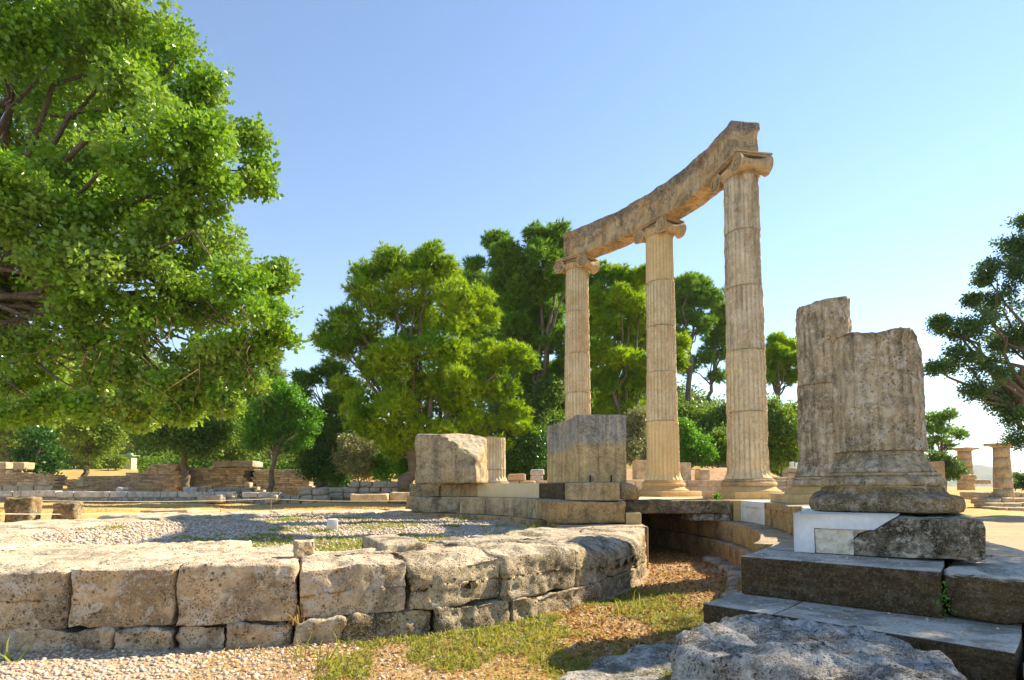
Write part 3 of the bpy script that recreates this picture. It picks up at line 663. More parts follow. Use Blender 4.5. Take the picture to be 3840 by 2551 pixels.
def capital(t, k, zc, mat):
    c = CP[k]; aa = rad(-30.2 + 20 * (5 - k))
    cap = bpy.data.objects.new('capital', None); C.objects.link(cap); cap.parent = t; cap.location = (0, 0, zc - t.location.z)
    # echinus
    prof = [(0, zc), (RT + .005, zc), (RT + .012, zc + .03), (RT + .05, zc + .07), (RT + .065, zc + .10), (RT + .04, zc + .125), (0, zc + .125)]
    V, F = lathe(prof, 96, (c[0], c[1], 0), amp=.003, seed=k, freq=8); add('echinus', V, F, mat, cap, True)
    # local x = radial (bolster axis), y = tangential
    for s in (-1, 1):
        xs = np.linspace(-.27, .27, 19); q = np.abs(xs) / .27
        rr = .078 + .072 * q ** 2.0
        rr = rr + .006 * (np.abs(np.abs(xs) - .03) < .02)
        pr = [(0, -.265), (.12, -.265), (.128, -.274), (.15, -.272)] + list(zip(rr, xs)) + [(.15, .272), (.128, .274), (.12, .265), (0, .265)]
        V, F = lathe(pr, 48, (0, 0, 0), amp=.005, seed=k + s, freq=9)
        V = np.stack([V[:, 2], V[:, 0], V[:, 1]], 1) + [0, s * .305, zc + .105]
        parts = [(V, F)]
        for e in (-1, 1):                # spiral ridge on both volute faces
            th = np.linspace(0, 5 * np.pi, 60); sr = .128 * np.exp(-th * .125)
            sy = -s * 1
            pts = np.stack([np.full_like(th, e * .276), sy * sr * np.cos(th + np.pi / 2) , sr * np.sin(th + np.pi / 2)], 1) + [0, s * .305, zc + .105]
            parts.append(tube(pts, .011 * np.exp(-th * .05), 5))
            V3, F3 = lathe([(0, -.012), (.022, -.01), (.022, .01), (0, .012)], 12, (0, 0, 0)); parts.append((np.stack([V3[:, 2] + e * .274, V3[:, 0], V3[:, 1]], 1) + [0, s * .305, zc + .105], F3))
        V, F = join(parts); add('volute', rotz(V, aa) + [c[0], c[1], 0], F, mat, cap, True)
    V, F = stone((.215, .27, .028), .012, (4, 4, 2), .003, 6, k); add('canalis', rotz(V, aa) + [c[0], c[1], zc + .2], F, mat, cap)
    a1, F1 = stone((.285, .36, .014), .006, (6, 8, 1), .005, 6, k); a2, F2 = stone((.31, .385, .014), .008, (6, 8, 1), .006, 6, k)
    V, F = join([(a1 + [0, 0, zc + .238], F1), (a2 + [0, 0, zc + .264], F2)]); add('abacus', rotz(V, aa) + [c[0], c[1], 0], F, mat, cap)
    return zc + .278
ZCAP = 5.965
GRP = 'standing ionic columns carrying the curved beam'
for k, lab, joints, mats, er in (
    (3, 'weathered fluted ionic column, tallest in view, under the free end of the curved beam', [2.2, 3.17, 4.18, 5.08], ['shaft', 'shaft', 'shaft_grey', 'shaft_grey', 'shaft_grey'], .010),
    (2, 'fluted ionic column with smooth restored top and foot under the beam joint', [2.3, 3.26, 4.16, 5.05], ['newshaft', 'shaft', 'shaft', 'shaft', 'newshaft'], .005),
    (1, 'fluted ionic column farthest along the beam, foot hidden by the tall wall block', [2.43, 3.14, 4.03, 4.99], ['shaft'] * 5, .009)):
    t = thing('ionic_column', lab, 'column', tuple(CP[k]), GRP)
    z = base_parts(t, k, M['cap'] if k != 2 else M['newplain'], M['newplain'])
    zs = [z] + joints + [ZCAP]
    for i in range(5):
        e = er * (.25 if mats[i] == 'newshaft' else 1)
        drum(t, k, zs[i], zs[i + 1], M[mats[i]], k * 10 + i, er=e, dep=.03 if mats[i] == 'newshaft' else .027, pit=.002 if mats[i] == 'newshaft' else .009, flare=(i == 0), nz=26 if k == 3 else 18, dx=.004 * ((i * 7 + k) % 3 - 1), off=.003 * ((i * 5 + k) % 3 - 1))
    zt = capital(t, k, ZCAP, M['cap'])
ABT = zt
def topcut(zb, tilt, rough, seed, dirx=0., corner=None):
    def f(V, c):
        x, y = V[:, 0] - c[0], V[:, 1] - c[1]
        lim = zb + tilt[0] * x + tilt[1] * y + rough * fbm(np.stack([x * 7, y * 7, 0 * x], 1), 4, seed)
        if corner is not None:
            d = corner[0] * x + corner[1] * y - corner[2]; lim = lim - np.clip(d, 0, 1) * corner[3]
        ov = V[:, 2] > lim; V = V.copy()
        V[ov, 2] = lim[ov] + (V[ov, 2] - lim[ov]) * .02
        return V
    return f
# near stub
t = thing('broken_column', 'thick broken column stub nearest the camera on white and black stylobate block', 'column', tuple(CP[5]), 'broken column stubs')
prof = [(0, ZS + .002), (.44, ZS + .002), (.478, ZS + .012), (.492, ZS + .04), (.492, ZS + .075), (.488, ZS + .1), (.475, ZS + .118), (.463, ZS + .13), (.44, ZS + .142), (.42, ZS + .155), (.41, ZS + .168), (.408, ZS + .18), (.40, ZS + .188), (0, ZS + .189)]
prof = np.array(prof); prof = np.concatenate([prof[:2]] + [np.linspace(prof[i], prof[i + 1], 4)[1:] for i in range(1, len(prof) - 2)] + [prof[-1:]])
V, F = lathe(prof, 220, (0, 0, 0)); th = np.arctan2(V[:, 1], V[:, 0]); rr_ = np.hypot(V[:, 0], V[:, 1]); sq = 1 / (np.abs(np.cos(th)) ** 5 + np.abs(np.sin(th)) ** 5) ** .2
kz = 1 - sst(V[:, 2], ZS + .1, ZS + .15); d = .017 * fbm(V * 4.5, 5, 51, .6) * (.3 + .7 * kz) - .012 * pits(V * 9, 52)
V[:, :2] *= (1 + (sq - 1) * kz * .9 + np.where(rr_ > .1, d / np.maximum(rr_, .1), 0))[:, None]
V[:, 2] += np.where((V[:, 2] > ZS + .1) & (V[:, 2] < ZS + .15), .012 * fbm(V * 6, 3, 53), 0)
add('plinth', rotz(V, rad(-31)) + [CP[5][0], CP[5][1], 0], F, M['foot'], t, True)
z0 = ZS + .19
prof = [(0, z0), (.378, z0)] + [(.385 + .032 * math.sin(x), z0 + .037 - .037 * math.cos(x)) for x in np.linspace(.3, 2.9, 12)] + [(.375, z0 + .076), (.375, z0 + .081)] + [(.378 + .012 * math.sin(x), z0 + .094 - .012 * math.cos(x)) for x in np.linspace(.2, 2.9, 8)] + [(.36, z0 + .107), (0, z0 + .108)]
V, F = lathe(prof, 220, (CP[5][0], CP[5][1], 0), amp=.008, freq=6, seed=35, pit=.008, pf=12); add('torus', V, F, M['stubfoot'], t, True)
z = z0 + .105
o = drum(t, 5, z, z + .165, M['stub'], 55, er=.008, dep=.02, n=240, nz=4, pit=.006, flare=True, fa=.085, off=-.022)
def worn(V, c):
    V = topcut(2.235, (.03, .0), .022, 3, corner=(1., -.2, .17, 1.7))(V, c); return V
V = None
drum(t, 5, z + .165, 2.34, M['stub'], 56, er=.01, dep=.014, n=240, nz=60, pit=.012, cut=worn, off=.005)
t = thing('broken_column', 'taller broken column stub standing behind the thick near stub', 'column', tuple(CP[4]), 'broken column stubs')
z = base_parts(t, 4, M['stubfoot'], M['newplain'], (.52, .5), 0., 128)
drum(t, 4, z, 2.22, M['stub'], 41, er=.011, dep=.017, n=192, nz=30, pit=.01, flare=True)
drum(t, 4, 2.22, 3.3, M['stub'], 42, er=.016, dep=.008, n=192, nz=30, pit=.016, cut=topcut(3.2, (.13, .0), .022, 9), off=-.004)
t = thing('broken_column', 'short fluted column stub behind the cream slab and battered block', 'column', tuple(CP[0]), 'broken column stubs')
z = base_parts(t, 0, M['cap'], M['cap'])
drum(t, 0, z, 1.45, M['shaft'], 1, er=.006, dep=.024, flare=True)
drum(t, 0, 1.45, 2.26, M['shaft'], 2, er=.006, dep=.024, cut=topcut(2.24, (.0, .0), .012, 2))

# architrave
ar = thing('architrave', 'curved stained stone beam of two blocks resting on three ionic columns', 'stone beam', tuple(ring(6.5, 30, ABT)))
def beam(a0, a1, seed, end):
    w = rad(a1 - a0) * 6.5; h = (.215, w / 2, .305)
    V, F = stone(h, .02, (12, int(w / .03), 18), .0, 3, seed)
    N = np.zeros_like(V); 
    u = V[:, 2] / .305
    # crown moulding projects, two fasciae
    prj = np.where(u > .62, .035, np.where(u > .45, .012, 0.)) 
    V[:, 0] += np.sign(V[:, 0]) * prj * (np.abs(V[:, 0]) > .15)
    P = V + seed
    d = .015 * fbm(P * 5, 5, seed, .6) - .008 * pits(P * 9, seed)
    V[:, 0] += np.sign(V[:, 0]) * d * (np.abs(V[:, 0]) > .15)
    V[:, 2] += np.where(u > .9, .018 * fbm(P * 4, 4, seed + 3), 0) + np.where(u < -.9, .012 * fbm(P * 3, 3, seed + 4) + .03 * np.clip(fbm(P * 1.3, 2, seed + 6) - .2, 0, 1) , 0)
    V[:, 1] += np.where(np.abs(V[:, 1]) > w / 2 - .03, .02 * fbm(P * 5, 4, seed + 8) * np.sign(V[:, 1]), 0)
    add('beam_block', bend(V, 6.5, (a0 + a1) / 2, ABT + .307), F, M['beam'], ar, True)
beam(8.3, 29.9, 71, 0); beam(30.05, 51.6, 72, 1)

# ---------------------------------------------------------------- foreground rock, flat slab
def rock(name, poly, z0, z1, mat, label, seed, amp=.03, n=110, tilt=(0, 0)):
    P = resample([tuple(p) for p in poly], n); c = P.mean(0)
    rows = []
    for s, z in ((.08, z1), (.2, z1), (.32, z1), (.44, z1), (.55, z1), (.65, z1), (.74, z1), (.82, z1), (.89, z1 - .002), (.945, z1 - .008), (.985, z1 - .03), (1.0, z1 - .07), (1.005, z1 - .12), (1.0, z1 - .17), (.99, z1 - .22), (.98, z0)):
        rows.append(np.concatenate([c + (P - c) * s, np.full((n, 1), z)], 1))
    V = np.concatenate(rows); m = len(rows)
    dirv = V[:, :2] - c; dirv /= np.linalg.norm(dirv, axis=1, keepdims=True) + 1e-9
    row = np.repeat(np.arange(m), n)
    d = amp * fbm(V * 5, 5, seed, .62) - amp * .6 * pits(V * 10, seed) - amp * .4 * pits(V * 24, seed + 2)
    up = np.clip((12 - row) / 4, 0, 1); V[:, 2] += d * up + (V[:, 0] - c[0]) * tilt[0] * up + (V[:, 1] - c[1]) * tilt[1] * up
    V[:, :2] += dirv * (d * 1.3 * np.clip((row - 8) / 3, 0, 1))[:, None]
    I = np.arange(m * n).reshape(m, n)
    F = np.stack([I[1:], np.roll(I[1:], -1, 1), np.roll(I[:-1], -1, 1), I[:-1]], -1).reshape(-1, 4)
    ar_ = np.sum(P[:, 0] * np.roll(P[:, 1], -1) - np.roll(P[:, 0], -1) * P[:, 1])
    cap = I[0][None]
    if ar_ < 0: F = F[:, ::-1]; cap = cap[:, ::-1]
    return tag(add(name, V, [F, cap], mat, None, True), label, 'rock')
M['rock'] = stone_mat('grey_pitted_rock', (.44, .44, .43), (.13, .128, .12), dark=.7, white=.65, ochre=.12, pore=.95, sc=1.6, bump=1.2)
rock('foreground_rock', [(.70, 2.55), (.86, 2.86), (1.06, 3.13), (1.3, 3.3), (1.55, 3.14), (1.89, 2.86), (1.9, 2.5), (1.8, 2.2), (1.62, 1.9), (1.35, 2.05), (1.15, 2.3), (.95, 2.44)], -.02, .325, M['rock'], 'large grey pitted rock in the foreground before the steps', 5, .042, 190)
rock('flat_slab', [(.18, 2.85), (.4, 3.2), (.72, 3.5), (1.02, 3.62), (1.12, 3.2), (.9, 2.7), (.7, 2.3), (.3, 2.4)], -.04, .085, M['rock'], 'flat grey stone slab lying in the grass beside the foreground rock', 6, .022, 100)

# marker stone on the gravel
p = at(766, 1215, 7.07)
tag(sblock('marker_stone', (p[0], p[1], bedh(p[0], p[1]) + .07), (.064, .05, .08), M['marker'], None, .35, bev=.014), 'small white marker block standing on the pebble floor', 'marker')

# stone stumps
for (u0, u1, v0, Y, lab, sd_, hh) in ((24, 80, 1147, 15.5, 'taller dark stone stump beside the rope at far left', 3, .0), (131, 178, 1159, 15.9, 'shorter dark stone stump right of the taller one', 4, 0)):
    a, b = at(u0, 1200, Y), at(u1, 1200, Y); zt = at(u0, v0, Y)[2]; x = (a[0] + b[0]) / 2; zg = float(gh(x, Y)); w = (b[0] - a[0]) / 2
    tag(sblock('stone_stump', (x, Y, (zt + zg) / 2), (w, w * .8, (zt - zg) / 2 + .02), M['foot'], None, .25, bev=.06, n=(10, 10, 12), amp=.035, freq=3, seed=sd_, pit=.012, smooth=True), lab, 'stone')

# rope barrier
def rope(name, label, pts, posts):
    t = thing(name, label, 'rope barrier', (pts[0][0], pts[0][1], float(gh(pts[0][0], pts[0][1]))))
    for a, b in zip(pts[:-1], pts[1:]):
        a, b = np.array(a), np.array(b); s = np.linspace(0, 1, 14)[:, None]
        P = a + (b - a) * s; P[:, 2] -= .12 * (4 * s[:, 0] * (1 - s[:, 0])) * min(1, np.linalg.norm(b - a) / 12)
        V, F = tube(P, np.full(14, .011), 5); add('rope', V, F, M['rope'], t, True)
    for p in posts:
        zg = float(gh(p[0], p[1])); V, F = tube([(p[0], p[1], zg - .05), (p[0], p[1], p[2] + .04)], [.014, .014], 6); add('post', V, F, M['post'], t, True)
p1 = at(1016.6 / K, 1871 / K, 23.8)
rope('rope_barrier', 'far cream rope strung from a thin post across the dry field', [at(130 / K, 1877 / K, 20), p1, at(1560 / K, 1876 / K, 22)], [at(130 / K, 1877 / K, 20), p1, at(1560 / K, 1876 / K, 22)])
p2 = at(827 / K, 1914 / K, 20)
rope('rope_barrier', 'near cream rope passing in front of the stone stumps', [at(-60, 1926 / K, 14), p2, at(1560 / K, 1913 / K, 19)], [at(-60, 1926 / K, 14), p2, at(1560 / K, 1913 / K, 19)])

# ---------------------------------------------------------------- ruins behind
def unit_stone(seed, amp=.12, n=2, bev=.16):
    V, F = stone((.5, .5, .5), bev, (n, n, n), amp, 1.8, seed); return V, F
STM = {}
def stone_meshes(mat, cnt=5, amp=.1):
    key = (mat.name, amp)
    if key not in STM:
        L = []
        for k in range(cnt):
            V, F = unit_stone(k + 3, amp); me = mesh(V, F, True); me.materials.append(mat); L.append(me)
        STM[key] = L
    return STM[key]
def pile(parent, name, spots, mat, amp=.1):      # spots: centre, size, rz
    L = stone_meshes(mat, amp=amp)
    for k, (c, s, rz) in enumerate(spots): inst(name, L[k % len(L)], parent, c, rz, s)
def rubble_stuff(name, parent, x0, x1, y, z0, z1, mat, dx, dz, depth=.5, taper=None, rz=0., jit=.3):
    parts = []; z = z0
    while z < z1:
        x = x0 + rng.uniform(0, dx)
        hgt = dz * rng.uniform(.8, 1.2)
        while x < x1:
            w = dx * rng.uniform(.6, 1.4)
            top = z1 if taper is None else taper(x)
            if z + hgt * .5 < top:
                V, F = stone((w * .49, depth / 2 + rng.uniform(-.03, .03), hgt * .47), min(hgt * .2, .03)); V += rng.normal(0, hgt * .04, V.shape)
                parts.append((V + [x + w / 2, y, z + hgt / 2], F))
            x += w
        z += hgt
    V, F = join(parts); o = add(name, V, F, mat, parent); o['kind'] = 'stuff'; return o
# long grey wall
Yw = 33.; gw = thing('ashlar_wall', 'long low grey wall of ashlar blocks over rubble across the field', 'wall', (-20, Yw, .05))
xw = [at(u / K, 1120, Yw)[0] for u in (-60, 62, 92, 166, 224, 288, 352, 423, 486, 550, 612, 674, 724, 770, 812, 880)]
for k in range(len(xw) - 1):
    zt = at(0, 1844 / K + (0 if k > 3 else -2), Yw)[2]
    V, F = stone(((xw[k + 1] - xw[k]) / 2 - .012, .28, .17), .03, (3, 2, 2), .015, 3, 400 + k)
    add('block', V + [(xw[k] + xw[k + 1]) / 2, Yw + .03 * (k % 3), zt - .17], F, M['farstone'], gw)
for u0, u1 in ((916, 974), (976, 1016), (1016, 1055)):
    a, b = at(u0 / K, 1120, Yw)[0], at(u1 / K, 1120, Yw)[0]; zt = at(0, 1846 / K, Yw)[2]
    V, F = stone(((b - a) / 2 - .01, .28, .15), .03, (3, 2, 2), .015, 3, u0); add('block', V + [(a + b) / 2, Yw, zt - .15], F, M['farstone'], gw)
rubble_stuff('rubble', gw, xw[0], at(1150 / K, 1120, Yw)[0], Yw + .02, .0, .43, M['rubble'], .33, .12, .5)
# brick ruin at far left
Yb = 36.; xb0, xb1 = at(-40, 1120, Yb)[0], at(222 / K, 1120, Yb)[0]
br = thing('brick_ruin', 'ruined brick wall on big stone blocks at the left edge', 'ruin', ((xb0 + xb1) / 2, Yb, .1))
def btop(x): return np.interp(x, [xb0, at(118 / K, 0, Yb)[0], at(125 / K, 0, Yb)[0], xb1], [at(0, 1762 / K, Yb)[2], at(0, 1762 / K, Yb)[2], at(0, 1768 / K, Yb)[2], at(0, 1784 / K, Yb)[2]])
zb = at(0, 1822 / K, Yb)[2]
rubble_stuff('brickwork', br, xb0, xb1, Yb, zb, 3., M['farbrick'], .34, .075, .8, btop)
for u0, u1 in ((-40, 0), (2, 32), (34, 90), (92, 147), (150, 220)):
    a, b = at(u0 / K, 1120, Yb)[0], at(u1 / K, 1120, Yb)[0]; V, F = stone(((b - a) / 2 - .02, .45, (zb - .4) / 2), .04, (3, 2, 2), .02, 3, u0 + 50)
    add('base_block', V + [(a + b) / 2, Yb - .03, .4 + (zb - .4) / 2], F, M['fartan'], br)
for u0, u1, v0, v1 in ((8, 46, 1733, 1762), (68, 114, 1735, 1762), (42, 66, 1762, 1781), (86, 150, 1808, 1824), (165, 200, 1800, 1822)):
    a, b = at(u0 / K, v1 / K, Yb), at(u1 / K, v0 / K, Yb); V, F = stone(((b[0] - a[0]) / 2, .42, (b[2] - a[2]) / 2), .06, (3, 3, 3), .03, 3, u0)
    add('cap_block' if v0 < 1750 else 'stone', V + [(a[0] + b[0]) / 2, Yb - .02, (a[2] + b[2]) / 2], F, M['fartan'], br)
# sloping brick ruin
Ys_ = 41.; s0, s1 = at(335 / K, 0, Ys_)[0], at(740 / K, 0, Ys_)[0]
sr_ = thing('sloping_ruin', 'long ruined brick wall with a top sloping down to the left', 'ruin', ((s0 + s1) / 2, Ys_, .1))
def stp(x): return np.interp(x, [at(u / K, 0, Ys_)[0] for u in (335, 390, 400, 545, 560, 625, 640, 740)], [at(0, v / K, Ys_)[2] for v in (1835, 1800, 1785, 1783, 1775, 1770, 1742, 1745)])
rubble_stuff('brickwork', sr_, s0, s1, Ys_, .2, 4., M['farbrick'], .4, .1, 1.4, stp)
# building with barred window
Yh = 43.; h0, h1 = at(740 / K, 0, Yh)[0], at(1195 / K, 0, Yh)[0]
hb = thing('stone_building', 'low stone ruin building with a barred window under a flat ledge', 'ruin', ((h0 + h1) / 2, Yh, .3))
wx0, wx1, wz0, wz1 = at(972 / K, 0, Yh)[0], at(997 / K, 0, Yh)[0], at(0, 1807 / K, Yh)[2], at(0, 1766 / K, Yh)[2]
htop = at(0, 1752 / K, Yh)[2]
def wallbit(xa, xb_, za, zb_):
    return rubble_stuff('masonry', hb, xa, xb_, Yh, za, zb_, M['fartan'], .5, .17, 1.)
wallbit(h0, wx0, .2, htop); wallbit(wx1, h1, .2, htop - .2); wallbit(wx0, wx1, .2, wz0); 
V, F = stone(((wx1 - wx0) / 2 + .3, .5, (htop - wz1) / 2), .02); add('lintel', V + [(wx0 + wx1) / 2, Yh, (htop + wz1) / 2 + .01], F, M['rubble'], hb)
wi = bpy.data.objects.new('window', None); C.objects.link(wi); wi.parent = hb; wi.location = ((wx0 + wx1) / 2 - hb.location.x, 0, wz0 - .3)
V, F = stone(((wx1 - wx0) / 2, .02, (wz1 - wz0) / 2)); add('pane', V + [(wx0 + wx1) / 2, Yh + .35, (wz0 + wz1) / 2], F, M['black'], wi)  # black sheet stands for the unlit inside behind the bars
for k in range(4):
    x = wx0 + (wx1 - wx0) * (k + .5) / 4; V, F = tube([(x, Yh - .35, wz0), (x, Yh - .35, wz1)], [.022, .022], 5); add('bar', V, F, M['post'], wi)
V, F = stone(((at(1020 / K, 0, Yh)[0] - at(880 / K, 0, Yh)[0]) / 2, .9, .22), .05, (6, 3, 2), .03, 2, 8)
add('ledge', V + [(at(1020 / K, 0, Yh)[0] + at(880 / K, 0, Yh)[0]) / 2, Yh - .3, htop + .2], F, M['rubble'], hb)
# rubble walls and loose stones in front of it
def wall_of_stones(name, label, u0, u1, vtop, Y, mat, sz, seed, cat='ruin', vb=None, amp=.1, group=None):
    r_ = np.random.default_rng(seed); a, b = at(u0 / K, 0, Y)[0], at(u1 / K, 0, Y)[0]; zg = float(gh((a + b) / 2, Y)) - .05
    if vb is not None: zg = at(0, vb / K, Y)[2]
    t = thing(name, label, cat, ((a + b) / 2, Y, zg), group); sp_ = []
    z = zg
    while True:
        h = sz * r_.uniform(.4, .62); x = a; anyp = False
        while x < b:
            w = sz * r_.uniform(.7, 1.5); u = u0 + (u1 - u0) * (x + w / 2 - a) / (b - a)
            zt = at(0, np.interp(u, [p[0] for p in vtop], [p[1] for p in vtop]) / K, Y)[2]
            if z + h * .55 < zt: sp_.append(((x + w / 2, Y + r_.uniform(-.06, .06), z + h / 2), (w * .98, sz * r_.uniform(.8, 1.3), h * 1.02), r_.uniform(-.06, .06))); anyp = True
            x += w
        z += h
        if not anyp or z > 8: break
    pile(t, 'stone', sp_, mat, amp); return t
wall_of_stones('rubble_wall', 'broken rubble wall with pale coping in front of the barred window', 865, 985, [(865, 1842), (900, 1828), (960, 1826), (985, 1838)], 36, M['rubble'], .55, 1)
wall_of_stones('rubble_wall', 'tumbled rubble heap right of the thin rope post', 1045, 1240, [(1045, 1848), (1110, 1846), (1135, 1834), (1150, 1850), (1170, 1830), (1240, 1830)], 32, M['rubble'], .6, 2)
wall_of_stones('rubble_wall', 'dark ruined wall left of the battered block', 1180, 1560, [(1180, 1832), (1250, 1828), (1310, 1812), (1330, 1826), (1350, 1808), (1500, 1806), (1560, 1816)], 33.5, M['rubble'], .62, 3)
wall_of_stones('stair', 'small stone stair below the barred window', 970, 1010, [(970, 1812), (990, 1810), (1010, 1828)], 41, M['fartan'], .5, 4, 'stair')
for k, (u0, u1, v0, v1, Y, lab, mt) in enumerate((
    (696, 752, 1826, 1843, 34.5, 'grey squared block lying behind the long grey wall', 'farstone'), (756, 785, 1824, 1842, 34.4, 'pale upright block behind the long grey wall', 'shell'),
    (786, 810, 1836, 1844, 34.3, 'small pale block at the right of the upright block behind the wall', 'shell'), (450, 472, 1829, 1844, 34.2, 'small round grey stone standing on the long grey wall', 'farstone'),
    (285, 325, 1806, 1823, 37, 'pale reddish fallen block right of the brick ruin', 'fartan'), (1320, 1458, 1852, 1876, 26, 'long flat brown stone lying left of the cella blocks', 'fartan'),
    (1465, 1560, 1846, 1876, 26.3, 'reddish flat stone half behind the cella blocks', 'fartan'), (1002, 1045, 1857, 1882, 31.4, 'pale square block behind the thin rope post', 'fartan'),
    (750, 838, 1856, 1880, 32.3, 'low dark block leaning on the long grey wall', 'rubble'), (540, 730, 1911, 1920, 19., 'flat pale stone lying in the dry grass', 'fartan'))):
    a, b = at(u0 / K, v1 / K, Y), at(u1 / K, v0 / K, Y); zg = a[2] - .08
    tag(sblock('fallen_stone', ((a[0] + b[0]) / 2, Y, (zg + b[2]) / 2), ((b[0] - a[0]) / 2, .35, (b[2] - zg) / 2), M[mt], None, .05 * (k % 3 - 1), bev=.1, n=(5, 4, 4), amp=.05, freq=2.5, seed=k, smooth=True), lab, 'stone')
# low stone row in the pale ruin field, flat pale slab right of the brick ruin
a, b = at(222 / K, 1846 / K, 35), at(345 / K, 1838 / K, 35)
tag(sblock('threshold_slab', ((a[0] + b[0]) / 2, 35, b[2] - .3), ((b[0] - a[0]) / 2, .4, .32), M['shell'], None, 0, bev=.04, n=(6, 3, 3), amp=.02, seed=3), 'long pale slab lying right of the brick ruin', 'stone slab')
wall_of_stones('stone_row', 'low pale stone row on the slope behind the pale slab', 222, 390, [(222, 1800), (300, 1798), (390, 1796)], 46, M['fartan'], .5, 6, vb=1822)
# kiosk
Yk = 78.; a, b = at(470 / K, 1749 / K, Yk), at(504 / K, 1712 / K, Yk); zk = float(gh((a[0] + b[0]) / 2, Yk)); kx = (a[0] + b[0]) / 2
zk = min(zk, a[2]); kt = thing('kiosk', 'small pale green kiosk with a flat roof under the trees', 'kiosk', (kx, Yk, zk))
V, F = stone(((b[0] - a[0]) / 2, .6, (b[2] - zk) / 2), .02); add('wall', V + [kx, Yk, (b[2] + zk) / 2], F, M['kiosk'], kt)
V, F = stone(((b[0] - a[0]) / 2 + .3, .95, .09), .04); V2, F2 = stone((.3, .3, .15), .05); V, F = join([(V, F), (V2 + [0, 0, .2], F2)]); add('roof', V + [kx, Yk, b[2] + .08], F, M['kioskroof'], kt)
V, F = stone((.38, .02, .42), .01); add('notice', V + [kx, Yk - .63, zk + (b[2] - zk) * .68], F, M['panel'], kt)

# between and behind the columns
Ye = 22.; ex = thing('exedra_wall', 'long low tan ashlar wall behind the standing columns', 'wall', (6, Ye, .1))
us = [2352, 2378, 2405, 2440, 2500, 2568, 2640, 2702, 2770, 2840, 2900, 2935, 2980, 3040]
for row, (v0, v1) in enumerate(((1801, 1826), (1827, 1860))):
    for k in range(len(us) - 1):
        o_ = 12 if row else 0
        a, b = at((us[k] + o_) / K, v1 / K, Ye), at((us[k + 1] + o_) / K, v0 / K, Ye)
        z0 = a[2] if row == 0 else .05
        V, F = stone(((b[0] - a[0]) / 2 - .008, .3 + .03 * (k % 2), (b[2] - z0) / 2), .02, (3, 2, 2), .008, 3, k)
        add('block', V + [(a[0] + b[0]) / 2, Ye, (b[2] + z0) / 2], F, M['fartan'] if k > 3 else M['cream'], ex)
for k, (u0, u1, v0, v1, Y, lab) in enumerate(((2378, 2418, 1727, 1798, 22.2, 'tall dark pedestal left of the smooth footed column'), (2549, 2583, 1736, 1800, 22.2, 'tan pedestal standing close right of the smooth footed column'),
        (2614, 2652, 1762, 1800, 22.2, 'short squarish pedestal between the two tall columns'), (3487, 3529, 1732, 1784, 30, 'brown square pedestal right of the thick near stub'), (2900, 2965, 1790, 1800, 22.4, 'low pedestal right of the tallest column'))):
    a, b = at(u0 / K, v1 / K, Y), at(u1 / K, v0 / K, Y)
    z0 = a[2] if Y < 25 else float(gh(a[0], Y)) - .1
    tag(sblock('pedestal', ((a[0] + b[0]) / 2, Y, (z0 + b[2]) / 2), ((b[0] - a[0]) / 2, .25, (b[2] - z0) / 2), M['fartan'] if k != 3 else M['farbrick'], None, .1, bev=.02, n=(4, 3, 5), amp=.012, freq=3, seed=k), lab, 'pedestal')
for k, (u0, u1, v0) in enumerate(((2964, 2976, 1732), (2986, 2994, 1735))):
    Y = 27.; a, b = at(u0 / K, 1775 / K, Y), at(u1 / K, v0 / K, Y); z0 = min(a[2], float(gh(a[0], Y))) - .1
    tag(sblock('marble_post', ((a[0] + b[0]) / 2, Y, (z0 + b[2]) / 2), ((b[0] - a[0]) / 2, .07, (b[2] - z0) / 2), M['marble'], None, 0, bev=.015),
        ('thicker thin white marble post left of the tall broken stub', 'slimmer white marble post touching the edge of the tall broken stub')[k], 'post')
wall_of_stones('rubble_wall', 'reddish stone rows on the bank right of the tallest column', 2895, 2990, [(2895, 1752), (2990, 1760)], 26, M['fartan'], .5, 8, vb=1795)
wall_of_stones('brick_stack', 'little stack of reddish bricks right of the short fluted stub', 1905, 2045, [(1905, 1770), (1932, 1770), (1934, 1784), (1955, 1784), (1958, 1800), (2045, 1802)], 20, M['farbrick'], .42, 9, vb=1830, amp=.04)
wall_of_stones('stone_stack', 'narrow stack of grey stones before the dark shrubs', 1985, 2018, [(1985, 1764), (2018, 1766)], 24, M['farstone'], .4, 10, vb=1825, amp=.05)
wall_of_stones('stone_row', 'row of pale squared stones right of the brown pedestal', 3530, 3575, [(3530, 1785), (3575, 1790)], 36, M['shell'], .6, 11, vb=1815, amp=.05)

# temple at the right
te = thing('temple_platform', 'ruined stepped temple platform of pale stones at the right edge', 'ruin', (36, 42, -.6))
sp_ = []; r_ = np.random.default_rng(5)
for row, (v0, v1, Y, u0, u1) in enumerate(((1845, 1867, 46, 3535, 3960), (1866, 1886, 44.4, 3570, 4000), (1885, 1901, 42.8, 3590, 4000), (1899, 1919, 41.2, 3610, 4000))):
    x = at(u0 / K, 0, Y)[0]; x1 = at(u1 / K, 0, Y)[0]; zt, z0 = at(0, v0 / K, Y)[2], at(0, v1 / K, Y)[2] - .12
    while x < x1:
        w = r_.uniform(.7, 1.5); hh = (zt - z0) * r_.uniform(.85, 1.05)
        sp_.append(((x + w / 2, Y + r_.uniform(-.1, .1), z0 + hh / 2), (w * .96, 1.6, hh), r_.uniform(-.04, .04))); x += w
pile(te, 'stone', sp_, M['fartan'], .06)
